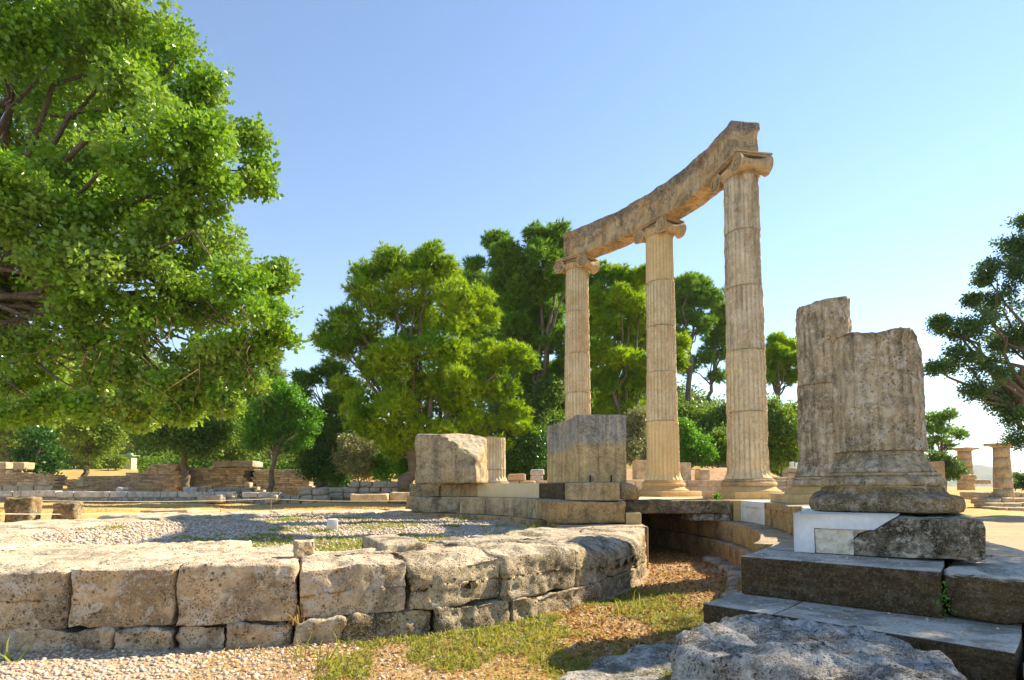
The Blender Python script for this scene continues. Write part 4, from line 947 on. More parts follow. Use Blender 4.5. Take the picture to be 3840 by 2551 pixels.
def doric(u, vt, vb, w, Y, label, seed):
    a = at(u / K, vb / K, Y); top = at(u / K, vt / K, Y)[2]; r0 = w / 2 / FPX * Y
    t = thing('doric_column', label, 'column', (a[0], Y, a[2]), 'temple columns at the right'); hC = .34; zs = np.linspace(a[2], top - hC, 6)
    for i in range(5):
        f0, f1 = 1 - .2 * i / 5, 1 - .2 * (i + 1) / 5
        prof = [(0, zs[i] + .01), (r0 * f0, zs[i] + .01), (r0 * (f0 + f1) / 2, (zs[i] + zs[i + 1]) / 2), (r0 * f1, zs[i + 1] - .01), (0, zs[i + 1] - .008)]
        V, F = lathe(prof, 80, (a[0], Y, 0), [0, .05, .05, .05, 0], 20, .01, 3, seed + i); add('drum', V, F, M['fartan'], t)
    prof = [(0, top - hC), (r0 * .8, top - hC), (r0 * .95, top - hC + .06), (r0 * 1.2, top - .19), (0, top - .19)]; V, F = lathe(prof, 40, (a[0], Y, 0)); add('echinus', V, F, M['fartan'], t, True)
    V, F = stone((r0 * 1.2, r0 * 1.2, .095), .03, (4, 4, 2), .015, 3, seed); add('abacus', rotz(V, .3) + [a[0], Y, top - .095], F, M['fartan'], t)
doric(3623, 1680, 1839, 54, 55, 'doric temple column farther left of the two at the right edge', 1)
doric(3764, 1663, 1870, 62, 45, 'doric temple column nearest the right edge, larger of the two', 2)

# ---------------------------------------------------------------- trees
def leaves(P, D, size, aspect=.55, jitter=.35, fold=.25):
    n = len(P); s = size * rng.uniform(1 - jitter, 1 + jitter, n)[:, None]
    D = D / (np.linalg.norm(D, axis=1, keepdims=True) + 1e-9)
    A = rng.normal(size=(n, 3)); B = np.cross(D, A); B /= np.linalg.norm(B, axis=1, keepdims=True) + 1e-9
    Nn = np.cross(B, D)
    v0 = P; v2 = P + D * s; m = P + D * s * .5
    v1 = m + B * s * aspect * .5 + Nn * s * fold * .4; v3 = m - B * s * aspect * .5 + Nn * s * fold * .4
    V = np.stack([v0, v1, v2, v3], 1).reshape(-1, 3); F = np.arange(4 * n).reshape(n, 4)
    return V, F
def needles(P, D, size, k=6, width=.16):
    n = len(P); Pk = np.repeat(P, k, 0); Dk = np.repeat(D / (np.linalg.norm(D, axis=1, keepdims=True) + 1e-9), k, 0) + rng.normal(0, .5, (n * k, 3))
    Dk /= np.linalg.norm(Dk, axis=1, keepdims=True) + 1e-9; s = size * rng.uniform(.6, 1.3, (n * k, 1))
    B = np.cross(Dk, rng.normal(size=(n * k, 3))); B /= np.linalg.norm(B, axis=1, keepdims=True) + 1e-9
    V = np.stack([Pk - B * s * width * .5, Pk + B * s * width * .5, Pk + Dk * s], 1).reshape(-1, 3)
    # all blades of a tuft share no vertices but stay small
    return V, np.arange(3 * n * k).reshape(-1, 3)
def sph(n):
    d = rng.normal(size=(n, 3)); return d / np.linalg.norm(d, axis=1, keepdims=True)
def blob_points(blobs, nsub, nper, sig, flat=1., shell=.55, pad=0.):
    Ps, Ds, Ts = [], [], []
    vol = np.array([b[3] ** 2 for b in blobs]); share = vol / vol.sum()
    for (x, y, z, r), sh in zip(blobs, share):
        n = max(3, int(nsub * sh)); d = sph(n); d[:, 2] = np.where(rng.random(n) < pad, np.abs(d[:, 2]), d[:, 2]) * flat
        rad_ = r * (shell + (1 - shell) * rng.random(n) ** .6) * (1 + .2 * np.clip(rng.normal(size=n), -2, 1.8))
        cen = np.array([x, y, z]) + d * rad_[:, None]
        k = nper; pts = np.repeat(cen, k, 0) + np.clip(rng.normal(0, 1, (n * k, 3)), -1.7, 1.7) * sig * np.array([1, 1, .7])
        ob_ = pts - np.array([x, y, z]); out = (pts - np.repeat(cen, k, 0)) / sig + .6 * ob_ / r; Ps.append(pts); Ds.append(out); Ts.append(np.repeat(np.clip(rng.normal(.5, .24, n), 0, 1), k))
    return np.concatenate(Ps), np.concatenate(Ds), np.concatenate(Ts)
def limbs(base, blobs, r0, seed, split=.45, sides=7, every=1, fz=None):
    r_ = np.random.default_rng(seed); B = np.array([b[:3] for b in blobs]); cen = B.mean(0); base = np.array(base, float)
    fork = base + (cen - base) * split; fork[2] = base[2] + (max(B[:, 2].min(), base[2] + .5) - base[2]) * .8 + .1
    if fz: fork[2] = fz
    parts = []
    n = 8; s = np.linspace(0, 1, n)[:, None]; P = base + (fork - base) * s; P[1:-1, :2] += r_.normal(0, r0 * .6, (n - 2, 2))
    parts.append(tube(P, r0 * np.linspace(1.25, .75, n), 9))
    for b in B[::every]:
        d = b - fork; L = np.linalg.norm(d); n = 7; s = np.linspace(0, 1, n)[:, None]
        P = fork + d * s; P[:, 2] += np.sin(s[:, 0] * np.pi) * L * .1; P[1:] += r_.normal(0, L * .035, (n - 1, 3))
        parts.append(tube(P, r0 * .5 * np.linspace(1, .12, n) * min(1, .4 + .1 * L), 6))
    return join(parts)
def tree(name, label, cat, base_u, Y, blobs2, lmat, size, nsub, nper, sig, kind='leaf', trunk=.2, bark='bark', group=None, flat=1., zbase=None, ydev=.8, aspect=.6, dens_shell=.55, every=1, bx=None, split=.45, k=6, width=.16, upb=.2, fz=None, pad=0., puff=False):
    bx = at(base_u, 1100, Y)[0] if bx is None else bx
    zb_ = float(gh(bx, Y)) if zbase is None else zbase
    t = thing(name, label, cat, (bx, Y, zb_), group)
    r_ = np.random.default_rng(int(abs(base_u) * 7 + Y))
    bl = []
    for b in blobs2:
        u, v, r = b[:3]; y = Y + (b[3] if len(b) > 3 else r_.uniform(-1, 1) * ydev * pxm(r, Y) * 1.3)
        p = at(u, v, y); bl.append((p[0], p[1], p[2], pxm(r, y) * (1.02 if kind == 'needle' else .92)))
    if kind == 'needle':                # every bough carries a bunch of smaller rounded puffs
        nb = []
        for (x_, y_, z_, r) in bl:
            nb.append((x_, y_, z_, r * .62))
            for d in sph(8):
                nb.append((x_ + d[0] * r * .72, y_ + d[1] * r * .72, z_ + (abs(d[2]) if rng.random() < .5 else d[2]) * r * .6, r * rng.uniform(.26, .46)))
        bl_l, bl = bl, nb
    if puff:                             # leafy boughs: separate bunches of sprays with gaps between
        nb = []
        for (x_, y_, z_, r) in bl:
            for d in sph(12):
                q = rng.uniform(.3, .95); nb.append((x_ + d[0] * r * q, y_ + d[1] * r * q, z_ + d[2] * r * q * .8, r * rng.uniform(.24, .44)))
        bl_l, bl = bl, nb
    P, D, tn = blob_points(bl, nsub, nper, sig, flat, dens_shell, pad)
    if kind == 'leaf':
        D = D * .5 / (np.linalg.norm(D, axis=1, keepdims=True) + .01) + rng.normal(0, .6, D.shape) + [0, 0, -.05]; V, F = leaves(P, D, size, aspect); tn = np.repeat(tn, 4)
    else:
        D = D / (np.linalg.norm(D, axis=1, keepdims=True) + .01) + [0, 0, upb]; V, F = needles(P, D, size, k, width); tn = np.repeat(tn, 3 * k)
    keep = V[:, 2].reshape(-1, F.shape[1]).min(1) > zb_ - .1
    if not keep.all():
        q = np.repeat(keep, F.shape[1]); V = V[q]; tn = tn[q]; F = np.arange(len(V)).reshape(-1, F.shape[1])
    co = add('crown', V, F, lmat, t)
    co.data.attributes.new('tone', 'FLOAT', 'POINT').data.foreach_set('value', tn.astype(np.float32))
    if trunk:
        V, F = limbs((bx, Y, zb_ - .2), bl_l if (kind == 'needle' or puff) else bl, trunk, int(abs(base_u)), split, every=every, fz=fz); add('trunk', V, F, M[bark], t, True)
    return t
oakb = [(40, 60, 170), (210, 50, 150), (310, 70, 105), (385, 120, 90), (130, 210, 170), (310, 220, 130), (440, 240, 85), (475, 190, 50), (50, 370, 170), (220, 370, 150), (370, 360, 125), (485, 320, 90), (570, 320, 48), (595, 390, 42), (590, 430, 35), (120, 530, 160),
        (290, 510, 140), (420, 470, 110), (500, 430, 60), (50, 640, 140), (220, 650, 130), (380, 610, 125), (490, 570, 75), (540, 650, 70), (600, 640, 60), (650, 640, 40), (610, 720, 62), (640, 770, 40), (480, 710, 100), (340, 750, 100), (190, 770, 90), (50, 790, 85), (520, 800, 80), (590, 800, 55), (440, 840, 70),
        (300, 860, 55), (390, 890, 50), (480, 900, 40), (120, 860, 60), (220, 880, 55), (30, 880, 60), (300, 930, 35), (400, 950, 30), (110, 930, 55), (200, 950, 45), (320, 960, 40), (430, 950, 36), (520, 930, 36), (570, 870, 40), (40, 950, 50), (-120, 100, 180), (-120, 380, 190), (-130, 640, 160), (150, -120, 150), (0, -150, 160), (300, -80, 100)]
tree('oak_tree', 'huge bright green oak filling the upper left corner', 'tree', -260, 12.5, oakb, M['oak'], .115, 6400, 30, .11, puff=True, trunk=.22, ydev=1.0, every=1, aspect=.66, dens_shell=.62, split=.02, fz=5.2)
tw = []
oak_t = bpy.data.objects['oak_tree']
for k in range(70):
    p = at(rng.uniform(60, 600), rng.uniform(700, 880), rng.uniform(10.8, 13)); q = p.copy(); P = [q.copy()]; d = np.array([rng.normal(0, .6), rng.normal(0, .4), -.4])
    for m in range(6): d = d + [rng.normal(0, .25), rng.normal(0, .25), -.12]; q = q + d / np.linalg.norm(d) * rng.uniform(.12, .24); P.append(q.copy())
    tw.append(tube(P, np.linspace(.009, .003, 7), 4))
V, F = join(tw); tg = add('twigs', V, F, M['twig'], oak_t, True); tg['kind'] = 'stuff'
oak2 = [(2335, 560, 38), (2350, 620, 50), (2290, 620, 35), (2265, 650, 22), (2300, 690, 50), (2240, 690, 16), (2260, 750, 48), (2205, 760, 34), (2170, 755, 20), (2160, 740, 10), (2330, 780, 60), (2225, 820, 42), (2185, 840, 34), (2155, 850, 16), (2280, 860, 50), (2340, 890, 55), (2245, 905, 30), (2330, 960, 34), (2345, 1010, 26), (2300, 930, 34),
        (2360, 510, 22), (2450, 560, 120), (2450, 760, 120), (2480, 930, 90), (2600, 650, 150), (2600, 850, 150)]
tree('oak_tree', 'dark green oak hanging into the picture at the right edge', 'tree', 2560, 27, oak2, M['oakd'], .13, 4200, 26, .15, puff=True, trunk=.34, ydev=.9, dens_shell=.3)
shade = [(9.6, 6.4, 7.2, .95), (10.3, 7.0, 7.6, .95), (11., 7.8, 7.6, 1.), (9.8, 5.9, 6.5, .8), (11.2, 7.1, 7., 1.1), (11.6, 8.7, 7.3, 1.)]  # crown of an unseen oak, added and placed to shade the rock and steps
t = thing('oak_tree', 'airy oak standing beside the steps just outside the right edge', 'tree', (11.2, 7.4, float(gh(11.2, 7.4))))
P, D, tn = blob_points(shade, 260, 26, .18, 1., .3); D = D * .5 / (np.linalg.norm(D, axis=1, keepdims=True) + .01) + rng.normal(0, .6, D.shape)
V, F = leaves(P, D, .13, .62); co = add('crown', V, F, M['oakd'], t); co.data.attributes.new('tone', 'FLOAT', 'POINT').data.foreach_set('value', np.repeat(tn, 4).astype(np.float32))
V, F = limbs((11.2, 7.4, float(gh(11.2, 7.4)) - .2), shade, .2, 5, .3); add('trunk', V, F, M['bark'], t, True)
# background trees, left
GL = 'leafy trees behind the ruins on the left'
L = tree
L('leafy_tree', 'pale yellow green tree above the brick ruin at the left edge', 'tree', 20, 46, [(20, 860, 80), (70, 920, 70), (10, 950, 80), (50, 1000, 55), (-60, 920, 100), (20, 1040, 45), (30, 800, 60)], M['far'], .3, 621, 40, .42, trunk=.3, group=GL)
L('ivy_tree', 'dark ivy covered trunk standing behind the brick ruin', 'tree', 90, 42, [(88, 900, 22), (86, 950, 26), (90, 1000, 32), (92, 1045, 40), (88, 1072, 40), (80, 860, 20)], M['ivy'], .24, 240, 30, .26, trunk=.35, group=GL)
L('leafy_tree', 'pale rounded tree right of the ivy covered trunk', 'tree', 195, 56, [(170, 850, 80), (230, 900, 75), (180, 940, 80), (255, 970, 55), (200, 1000, 50), (140, 990, 55), (270, 890, 50), (215, 1040, 28)], M['far'], .32, 702, 40, .45, trunk=.25, group=GL)
L('leafy_tree', 'mid green tree behind the small kiosk', 'tree', 315, 88, [(300, 880, 90), (290, 960, 60), (340, 980, 50), (360, 910, 70), (250, 1010, 34), (390, 990, 40)], M['far'], .42, 621, 40, .6, trunk=.3, group=GL)
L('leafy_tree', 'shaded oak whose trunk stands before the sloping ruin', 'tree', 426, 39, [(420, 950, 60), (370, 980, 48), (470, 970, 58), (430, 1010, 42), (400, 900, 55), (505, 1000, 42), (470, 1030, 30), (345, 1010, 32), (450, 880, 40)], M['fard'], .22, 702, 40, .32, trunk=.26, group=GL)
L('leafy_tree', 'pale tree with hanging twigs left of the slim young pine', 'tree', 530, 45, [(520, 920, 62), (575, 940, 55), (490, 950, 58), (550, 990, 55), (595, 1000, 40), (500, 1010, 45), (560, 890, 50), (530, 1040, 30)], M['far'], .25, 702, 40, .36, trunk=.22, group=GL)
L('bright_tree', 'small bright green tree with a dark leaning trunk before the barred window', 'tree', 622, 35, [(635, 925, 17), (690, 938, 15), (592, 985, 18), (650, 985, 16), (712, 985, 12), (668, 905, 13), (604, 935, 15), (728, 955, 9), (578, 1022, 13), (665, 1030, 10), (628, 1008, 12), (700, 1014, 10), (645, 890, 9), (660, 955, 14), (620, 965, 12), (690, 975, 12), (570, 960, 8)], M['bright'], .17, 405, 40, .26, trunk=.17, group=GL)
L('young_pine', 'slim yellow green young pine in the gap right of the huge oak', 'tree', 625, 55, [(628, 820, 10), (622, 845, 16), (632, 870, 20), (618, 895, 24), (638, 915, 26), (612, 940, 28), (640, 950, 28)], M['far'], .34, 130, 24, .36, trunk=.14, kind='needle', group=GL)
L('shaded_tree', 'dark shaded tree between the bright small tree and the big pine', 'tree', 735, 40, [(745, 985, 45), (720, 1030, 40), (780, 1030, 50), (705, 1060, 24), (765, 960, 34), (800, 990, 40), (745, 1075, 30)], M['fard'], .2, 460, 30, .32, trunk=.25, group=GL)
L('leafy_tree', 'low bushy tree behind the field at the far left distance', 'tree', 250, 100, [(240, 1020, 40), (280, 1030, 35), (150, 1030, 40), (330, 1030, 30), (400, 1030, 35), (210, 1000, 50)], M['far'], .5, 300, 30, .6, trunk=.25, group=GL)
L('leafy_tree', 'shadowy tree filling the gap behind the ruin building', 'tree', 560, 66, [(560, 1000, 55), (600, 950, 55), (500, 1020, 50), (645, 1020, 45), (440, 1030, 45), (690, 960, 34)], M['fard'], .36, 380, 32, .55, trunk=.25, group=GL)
# pines
GP = 'pine trees on the slope behind the columns'
main = [(900, 600, 42), (985, 590, 44), (1000, 625, 50), (945, 620, 44), (880, 640, 48), (825, 640, 34), (830, 680, 40), (1030, 650, 40), (950, 670, 58), (1040, 690, 62), (1110, 690, 42), (880, 730, 60), (800, 750, 48), (960, 750, 72), (1060, 750, 60), (1120, 730, 34), (755, 760, 26), (745, 790, 26),
        (770, 810, 40), (830, 810, 66), (920, 830, 66), (1020, 830, 74), (1110, 840, 66), (1180, 830, 46), (1215, 840, 24), (1060, 900, 66), (1140, 900, 52), (980, 920, 60), (900, 950, 60), (840, 930, 50), (930, 880, 50), (870, 870, 50), (1000, 890, 50), (850, 980, 46), (800, 900, 36), (1060, 950, 46), (1180, 960, 40), (1100, 980, 52), (950, 1000, 50), (1030, 1000, 44), (1195, 990, 32), (1220, 1000, 20), (880, 1000, 45), (1000, 1040, 40), (1080, 1030, 40), (910, 1035, 34), (1140, 1030, 34)]
tree('pine_tree', 'broad bright green pine in the middle behind the battered block', 'tree', 930, 33, main, M['pine'], .28, 17000, 2, .1, kind='needle', trunk=.4, bark='pinebark', flat=.78, group=GP, every=2, k=9, width=.2, upb=.6, pad=.2, dens_shell=.72)
tree('pine_tree', 'dark tall pine behind the farthest column, right of the broad pine', 'tree', 1255, 46, [(1150, 560, 30), (1165, 600, 42), (1130, 560, 18), (1195, 640, 50), (1240, 550, 32), (1285, 550, 38), (1310, 590, 36), (1250, 605, 52), (1300, 650, 40), (1160, 660, 36), (1205, 710, 50), (1265, 725, 52), (1235, 680, 45), (1180, 760, 44), (1285, 790, 44), (1230, 790, 44), (1095, 615, 22), (1300, 850, 36), (1240, 860, 34), (1200, 850, 30)], M['pined'], .38, 9000, 2, .16, pad=.2, dens_shell=.7, k=9, kind='needle', trunk=.42, bark='pinebark', flat=.75, group=GP, every=2, width=.22, upb=.5)
tree('pine_tree', 'bright pine between the two left standing columns', 'tree', 1425, 40, [(1395, 640, 36), (1430, 650, 36), (1465, 650, 26), (1380, 690, 36), (1430, 700, 46), (1470, 720, 30), (1395, 750, 46), (1450, 770, 44), (1380, 810, 36), (1425, 830, 46), (1470, 840, 34), (1390, 880, 36), (1440, 900, 40), (1400, 940, 36), (1460, 950, 34), (1500, 800, 30), (1560, 830, 26), (1570, 790, 20), (1485, 640, 26), (1490, 710, 30), (1485, 880, 30), (1500, 740, 26), (1350, 660, 30), (1345, 760, 34)], M['pine'], .33, 9000, 2, .14, pad=.25, dens_shell=.7, k=9, kind='needle', trunk=.3, bark='pinebark', flat=.7, group=GP, every=2, width=.22, upb=.5)
tree('pine_tree', 'dense pine closing the gap behind the broad pine and the dark tall pine', 'tree', 1120, 56, [(1090, 660, 44), (1060, 720, 50), (1140, 720, 50), (1110, 780, 56), (1180, 800, 50), (1100, 850, 54), (1200, 870, 50), (1150, 920, 50), (1240, 930, 46), (1190, 980, 46), (1060, 900, 50), (1260, 1000, 40), (1340, 780, 40), (1360, 720, 34), (1400, 700, 44), (1460, 700, 44), (1380, 820, 44), (1450, 830, 46), (1420, 920, 44), (1490, 780, 36), (1480, 930, 40), (1290, 870, 44), (1300, 700, 36)], M['pined'], .48, 9000, 2, .22, kind='needle', trunk=.35, bark='pinebark', flat=.8, group=GP, every=3, k=9, width=.22, upb=.5, pad=.2, dens_shell=.7)
tree('pine_tree', 'tall thin trunked pine on the hill left of the tallest column', 'tree', 1592, 62, [(1575, 665, 36), (1612, 660, 36), (1600, 700, 42), (1555, 700, 32), (1640, 690, 28), (1585, 740, 34), (1560, 770, 24), (1620, 750, 26)], M['pined'], .45, 2600, 2, .2, pad=.3, dens_shell=.6, k=9, kind='needle', trunk=.3, bark='pinebark', flat=.65, group=GP, split=.2, width=.24, upb=.5)
tree('pine_tree', 'second tall pine on the hill touching the tallest column', 'tree', 1640, 66, [(1645, 740, 32), (1660, 710, 28), (1660, 770, 32), (1640, 800, 26), (1690, 760, 30), (1700, 720, 30), (1660, 820, 26), (1620, 830, 24), (1585, 850, 22), (1650, 870, 20)], M['pined'], .45, 2000, 2, .2, pad=.3, dens_shell=.6, k=9, kind='needle', trunk=.26, bark='pinebark', flat=.65, group=GP, split=.2, width=.24, upb=.5)
tree('pine_tree', 'lone pine with a straight bare trunk left of the tall broken stub', 'tree', 1795, 48, [(1790, 790, 22), (1815, 800, 22), (1785, 815, 22), (1775, 840, 18), (1810, 835, 26), (1832, 830, 20), (1795, 860, 24), (1825, 870, 20), (1775, 875, 14), (1850, 860, 20)], M['pine'], .36, 2400, 2, .16, pad=.3, dens_shell=.6, k=9, kind='needle', trunk=.26, bark='pinebark', flat=.6, group=GP, split=.15, width=.24, upb=.5)
tree('pine_tree', 'wispy pine right of the thick near stub', 'tree', 2172, 48, [(2165, 965, 20), (2190, 960, 18), (2150, 990, 18), (2175, 990, 20), (2205, 1000, 16), (2160, 1018, 20), (2218, 1002, 9), (2190, 1030, 14), (2140, 1030, 18), (2140, 960, 14)], M['pined'], .36, 900, 1, .15, k=8, kind='needle', trunk=.2, bark='pinebark', flat=.55, group=GP, split=.2, width=.22, upb=.4)
tree('pine_tree', 'dark drooping pine left of the broad pine', 'tree', 765, 40, [(700, 870, 20), (720, 880, 16), (690, 890, 14), (740, 860, 18), (705, 910, 12), (770, 850, 26), (790, 890, 30), (780, 930, 30)], M['pined'], .3, 1500, 2, .14, k=8, kind='needle', trunk=.22, bark='pinebark', flat=.7, group=GP, split=.3, width=.22, upb=.2)
tree('pine_tree', 'shaded pine filling the slope behind the tall wall block', 'tree', 1330, 52, [(1330, 880, 40), (1300, 930, 44), (1360, 930, 44), (1260, 930, 40), (1330, 980, 44), (1400, 990, 40), (1280, 990, 36), (1230, 1000, 34), (1460, 1000, 40), (1340, 830, 36)], M['pined'], .45, 5200, 2, .2, pad=.2, dens_shell=.6, k=9, kind='needle', trunk=.3, bark='pinebark', flat=.8, group=GP, width=.24, every=2)
# shrubs
GS = 'shrubs and low bushes behind the ruins'
def shrub(label, u, Y, bl, mt, size=.14, nsub=260, nper=26, sig=.2, name='shrub'):
    tree(name, label, 'shrub', u, Y, bl, M[mt], size, nsub, nper, sig, trunk=.05, group=GS, every=2)
shrub('greyish olive bush between the rubble walls and the broad pine', 825, 36, [(820, 1030, 34), (845, 1050, 34), (800, 1060, 28), (830, 1080, 28), (860, 1080, 20)], 'olive', .15, 420)
shrub('bright green bush right of the greyish olive bush', 890, 35, [(890, 1070, 28), (915, 1050, 28), (930, 1080, 26), (880, 1095, 18), (950, 1060, 26)], 'bright', .15, 360)
shrub('dark shrub left of the greyish olive bush', 765, 37, [(760, 1080, 30), (740, 1060, 30), (780, 1095, 24), (720, 1080, 22)], 'ivy', .16, 300)
shrub('dark green shrub behind the short fluted stub', 1210, 34, [(1200, 1050, 36), (1230, 1020, 34), (1180, 1070, 26), (1240, 1070, 34), (1215, 1090, 30), (1160, 1060, 26)], 'ivy', .16, 460)
shrub('olive bush right of the tall wall block', 1462, 34, [(1462, 980, 26), (1470, 1010, 30), (1455, 1040, 26), (1485, 1040, 24), (1475, 960, 20)], 'olive', .15, 380)
shrub('bright shrub on the bank between the two tall columns', 1590, 36, [(1585, 1010, 26), (1605, 1030, 28), (1580, 1045, 24), (1625, 1045, 22), (1570, 985, 20)], 'bright', .16, 420)
shrub('round dark shrub beside the foot of the tallest column', 1655, 37, [(1650, 1020, 24), (1665, 1040, 26), (1640, 1045, 22), (1670, 1005, 20), (1690, 1030, 28)], 'shrub', .16, 380)
shrub('leafy thicket on the slope above the two bank shrubs', 1610, 48, [(1580, 960, 28), (1620, 980, 32), (1655, 970, 30), (1600, 1000, 28), (1640, 1000, 26), (1560, 970, 24), (1690, 960, 34)], 'fard', .26, 480, 30, .34)
shrub('green thicket behind the lone bare trunk pine', 1800, 40, [(1790, 1010, 30), (1815, 1040, 32), (1780, 1050, 26), (1830, 1000, 28), (1770, 990, 24), (1800, 960, 26), (1840, 960, 30), (1775, 940, 24)], 'shrub', .2, 520, 30, .28)
shrub('dark leafy thicket on the slope right of the broad pine trunk', 1200, 46, [(1120, 1030, 40), (1180, 1000, 44), (1240, 1020, 44), (1290, 990, 40), (1150, 960, 36), (1230, 950, 36), (1310, 1040, 36), (1060, 1050, 34), (1270, 900, 34), (1180, 910, 30)], 'fard', .24, 900, 30, .34)
shrub('dark bush below the wispy pine', 2165, 42, [(2160, 1060, 18), (2185, 1075, 20), (2205, 1085, 14), (2145, 1075, 16), (2195, 1090, 12)], 'oakd', .17, 260)
shrub('pale bush behind the kiosk on the field edge', 345, 84, [(340, 1050, 16), (365, 1058, 14), (320, 1060, 14)], 'far', .3, 160, 24, .3)
shrub('low yellow green bush left of the kiosk', 250, 74, [(245, 1055, 18), (270, 1062, 14), (225, 1062, 14)], 'far', .3, 160, 24, .3)
shrub('round dark bush near the doric column at the right edge', 2335, 60, [(2320, 1112, 12), (2345, 1108, 16), (2370, 1112, 16)], 'oakd', .22, 200)
# hillside thicket mass
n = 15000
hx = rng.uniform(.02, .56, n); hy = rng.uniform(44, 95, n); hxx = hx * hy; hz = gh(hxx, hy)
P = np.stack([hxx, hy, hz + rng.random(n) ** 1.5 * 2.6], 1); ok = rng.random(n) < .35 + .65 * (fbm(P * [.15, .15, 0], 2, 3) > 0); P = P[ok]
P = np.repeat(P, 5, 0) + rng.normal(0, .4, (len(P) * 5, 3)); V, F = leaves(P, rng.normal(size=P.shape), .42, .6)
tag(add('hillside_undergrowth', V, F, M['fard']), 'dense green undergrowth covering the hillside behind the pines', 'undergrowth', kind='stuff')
n = 5200
u_ = rng.uniform(330, 800, n); hy = rng.uniform(47, 60, n); hxx = (u_ * K - CXP) / FPX * hy
P = np.stack([hxx, hy, gh(hxx, hy) + rng.random(n) ** 1.3 * (2.4 + 1.2 * fbm(np.stack([hxx * .25, hy * .25, 0 * hy], 1), 2, 9))], 1); P = np.repeat(P, 5, 0) + rng.normal(0, .3, (n * 5, 3)); V, F = leaves(P, rng.normal(size=P.shape), .3, .6)
tag(add('undergrowth', V, F, M['shrub']), 'dark tangled undergrowth behind the ruin with the barred window', 'undergrowth', kind='stuff')
# dark wood far behind the left trees
n = 9000
hx = rng.uniform(-1.0, -.05, n); hy = rng.uniform(105, 150, n)
P = np.stack([hx * hy, hy, gh(hx * hy, hy) + rng.random(n) * 9.5], 1); P = np.repeat(P, 4, 0) + rng.normal(0, .9, (n * 4, 3)); V, F = leaves(P, rng.normal(size=P.shape), 1.0, .7)
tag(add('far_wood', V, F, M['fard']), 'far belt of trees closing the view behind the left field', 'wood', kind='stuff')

# ---------------------------------------------------------------- ground cover
ICO = None
def ico():
    t = (1 + 5 ** .5) / 2
    v = np.array([(-1, t, 0), (1, t, 0), (-1, -t, 0), (1, -t, 0), (0, -1, t), (0, 1, t), (0, -1, -t), (0, 1, -t), (t, 0, -1), (t, 0, 1), (-t, 0, -1), (-t, 0, 1)], float); v /= np.linalg.norm(v[0])
    f = np.array([(0, 11, 5), (0, 5, 1), (0, 1, 7), (0, 7, 10), (0, 10, 11), (1, 5, 9), (5, 11, 4), (11, 10, 2), (10, 7, 6), (7, 1, 8), (3, 9, 4), (3, 4, 2), (3, 2, 6), (3, 6, 8), (3, 8, 9), (4, 9, 5), (2, 4, 11), (6, 2, 10), (8, 6, 7), (9, 8, 1)])
    return v, f
OCT = (np.array([(1, 0, 0), (0, 1, 0), (-1, 0, 0), (0, -1, 0), (0, 0, 1), (0, 0, -1)], float), np.array([(0, 1, 4), (1, 2, 4), (2, 3, 4), (3, 0, 4), (1, 0, 5), (2, 1, 5), (3, 2, 5), (0, 3, 5)]))
def pebbles(name, P, smin, smax, base, label):
    v, f = base; n = len(P); s = (smin + (smax - smin) * rng.random(n) ** 2.2)[:, None, None]
    a = rng.uniform(0, 2 * np.pi, n); c, sn = np.cos(a), np.sin(a); ax = rng.uniform(.65, 1.35, (n, 1, 3)) * [1, 1, .62]
    q = v[None] * ax * s * (1 + rng.normal(0, .08, (n, len(v), 1)))
    x = q[..., 0] * c[:, None] - q[..., 1] * sn[:, None]; y = q[..., 0] * sn[:, None] + q[..., 1] * c[:, None]
    V = np.stack([x, y, q[..., 2]], -1) + P[:, None] + [0, 0, 0.25] * s
    F = f[None] + (np.arange(n) * len(v))[:, None, None]
    return tag(add(name, V.reshape(-1, 3), F.reshape(-1, 3), M['pebble'], None, True), label, 'pebbles', kind='stuff')
def scatter(n, x0, x1, y0, y1, keepf):
    x = rng.uniform(x0, x1, n); y = y0 + (y1 - y0) * rng.random(n) ** 1.15; k = keepf(x, y); return x[k], y[k]
def outside(x, y): d = np.hypot(x - OX, y - OY); a = np.degrees(np.arctan2(y - OY, x - OX)); return (d > 4.45) & ~((d > 5.6) & (a > -47))
nzf = lambda x, y, s, sd_: fbm(np.stack([x * s, y * s, 0 * x], 1), 3, sd_)
x, y = scatter(38000, -3.6, 1.6, 2.0, 5.0, lambda x, y: outside(x, y) & (rng.random(len(x)) < np.interp(x, [-1.7, -.6, .2], [1, .3, .2])) & (np.abs(x) < y * 1.0 + .3))
pebbles('ground_pebbles', np.stack([x, y, gh(x, y)], 1), .004, .016, ico(), 'loose pebbles strewn on the ground before the rough wall')
x, y = scatter(26000, OX - 3.3, OX + 3.3, OY - 3.4, OY + 3.3, lambda x, y: (np.hypot(x - OX, y - OY) < 3.2) & (nzf(x, y, .7, 4) < .45))
pebbles('floor_pebbles', np.stack([x, y, bedh(x, y)], 1), .01, .03, OCT, 'pebbles covering the round floor inside the rough wall')
x, y = scatter(2200, .2, 2.6, 3.2, 9, outside)
pebbles('trench_pebbles', np.stack([x, y, gh(x, y)], 1), .004, .014, OCT, 'pebbles in the trench between wall and steps')
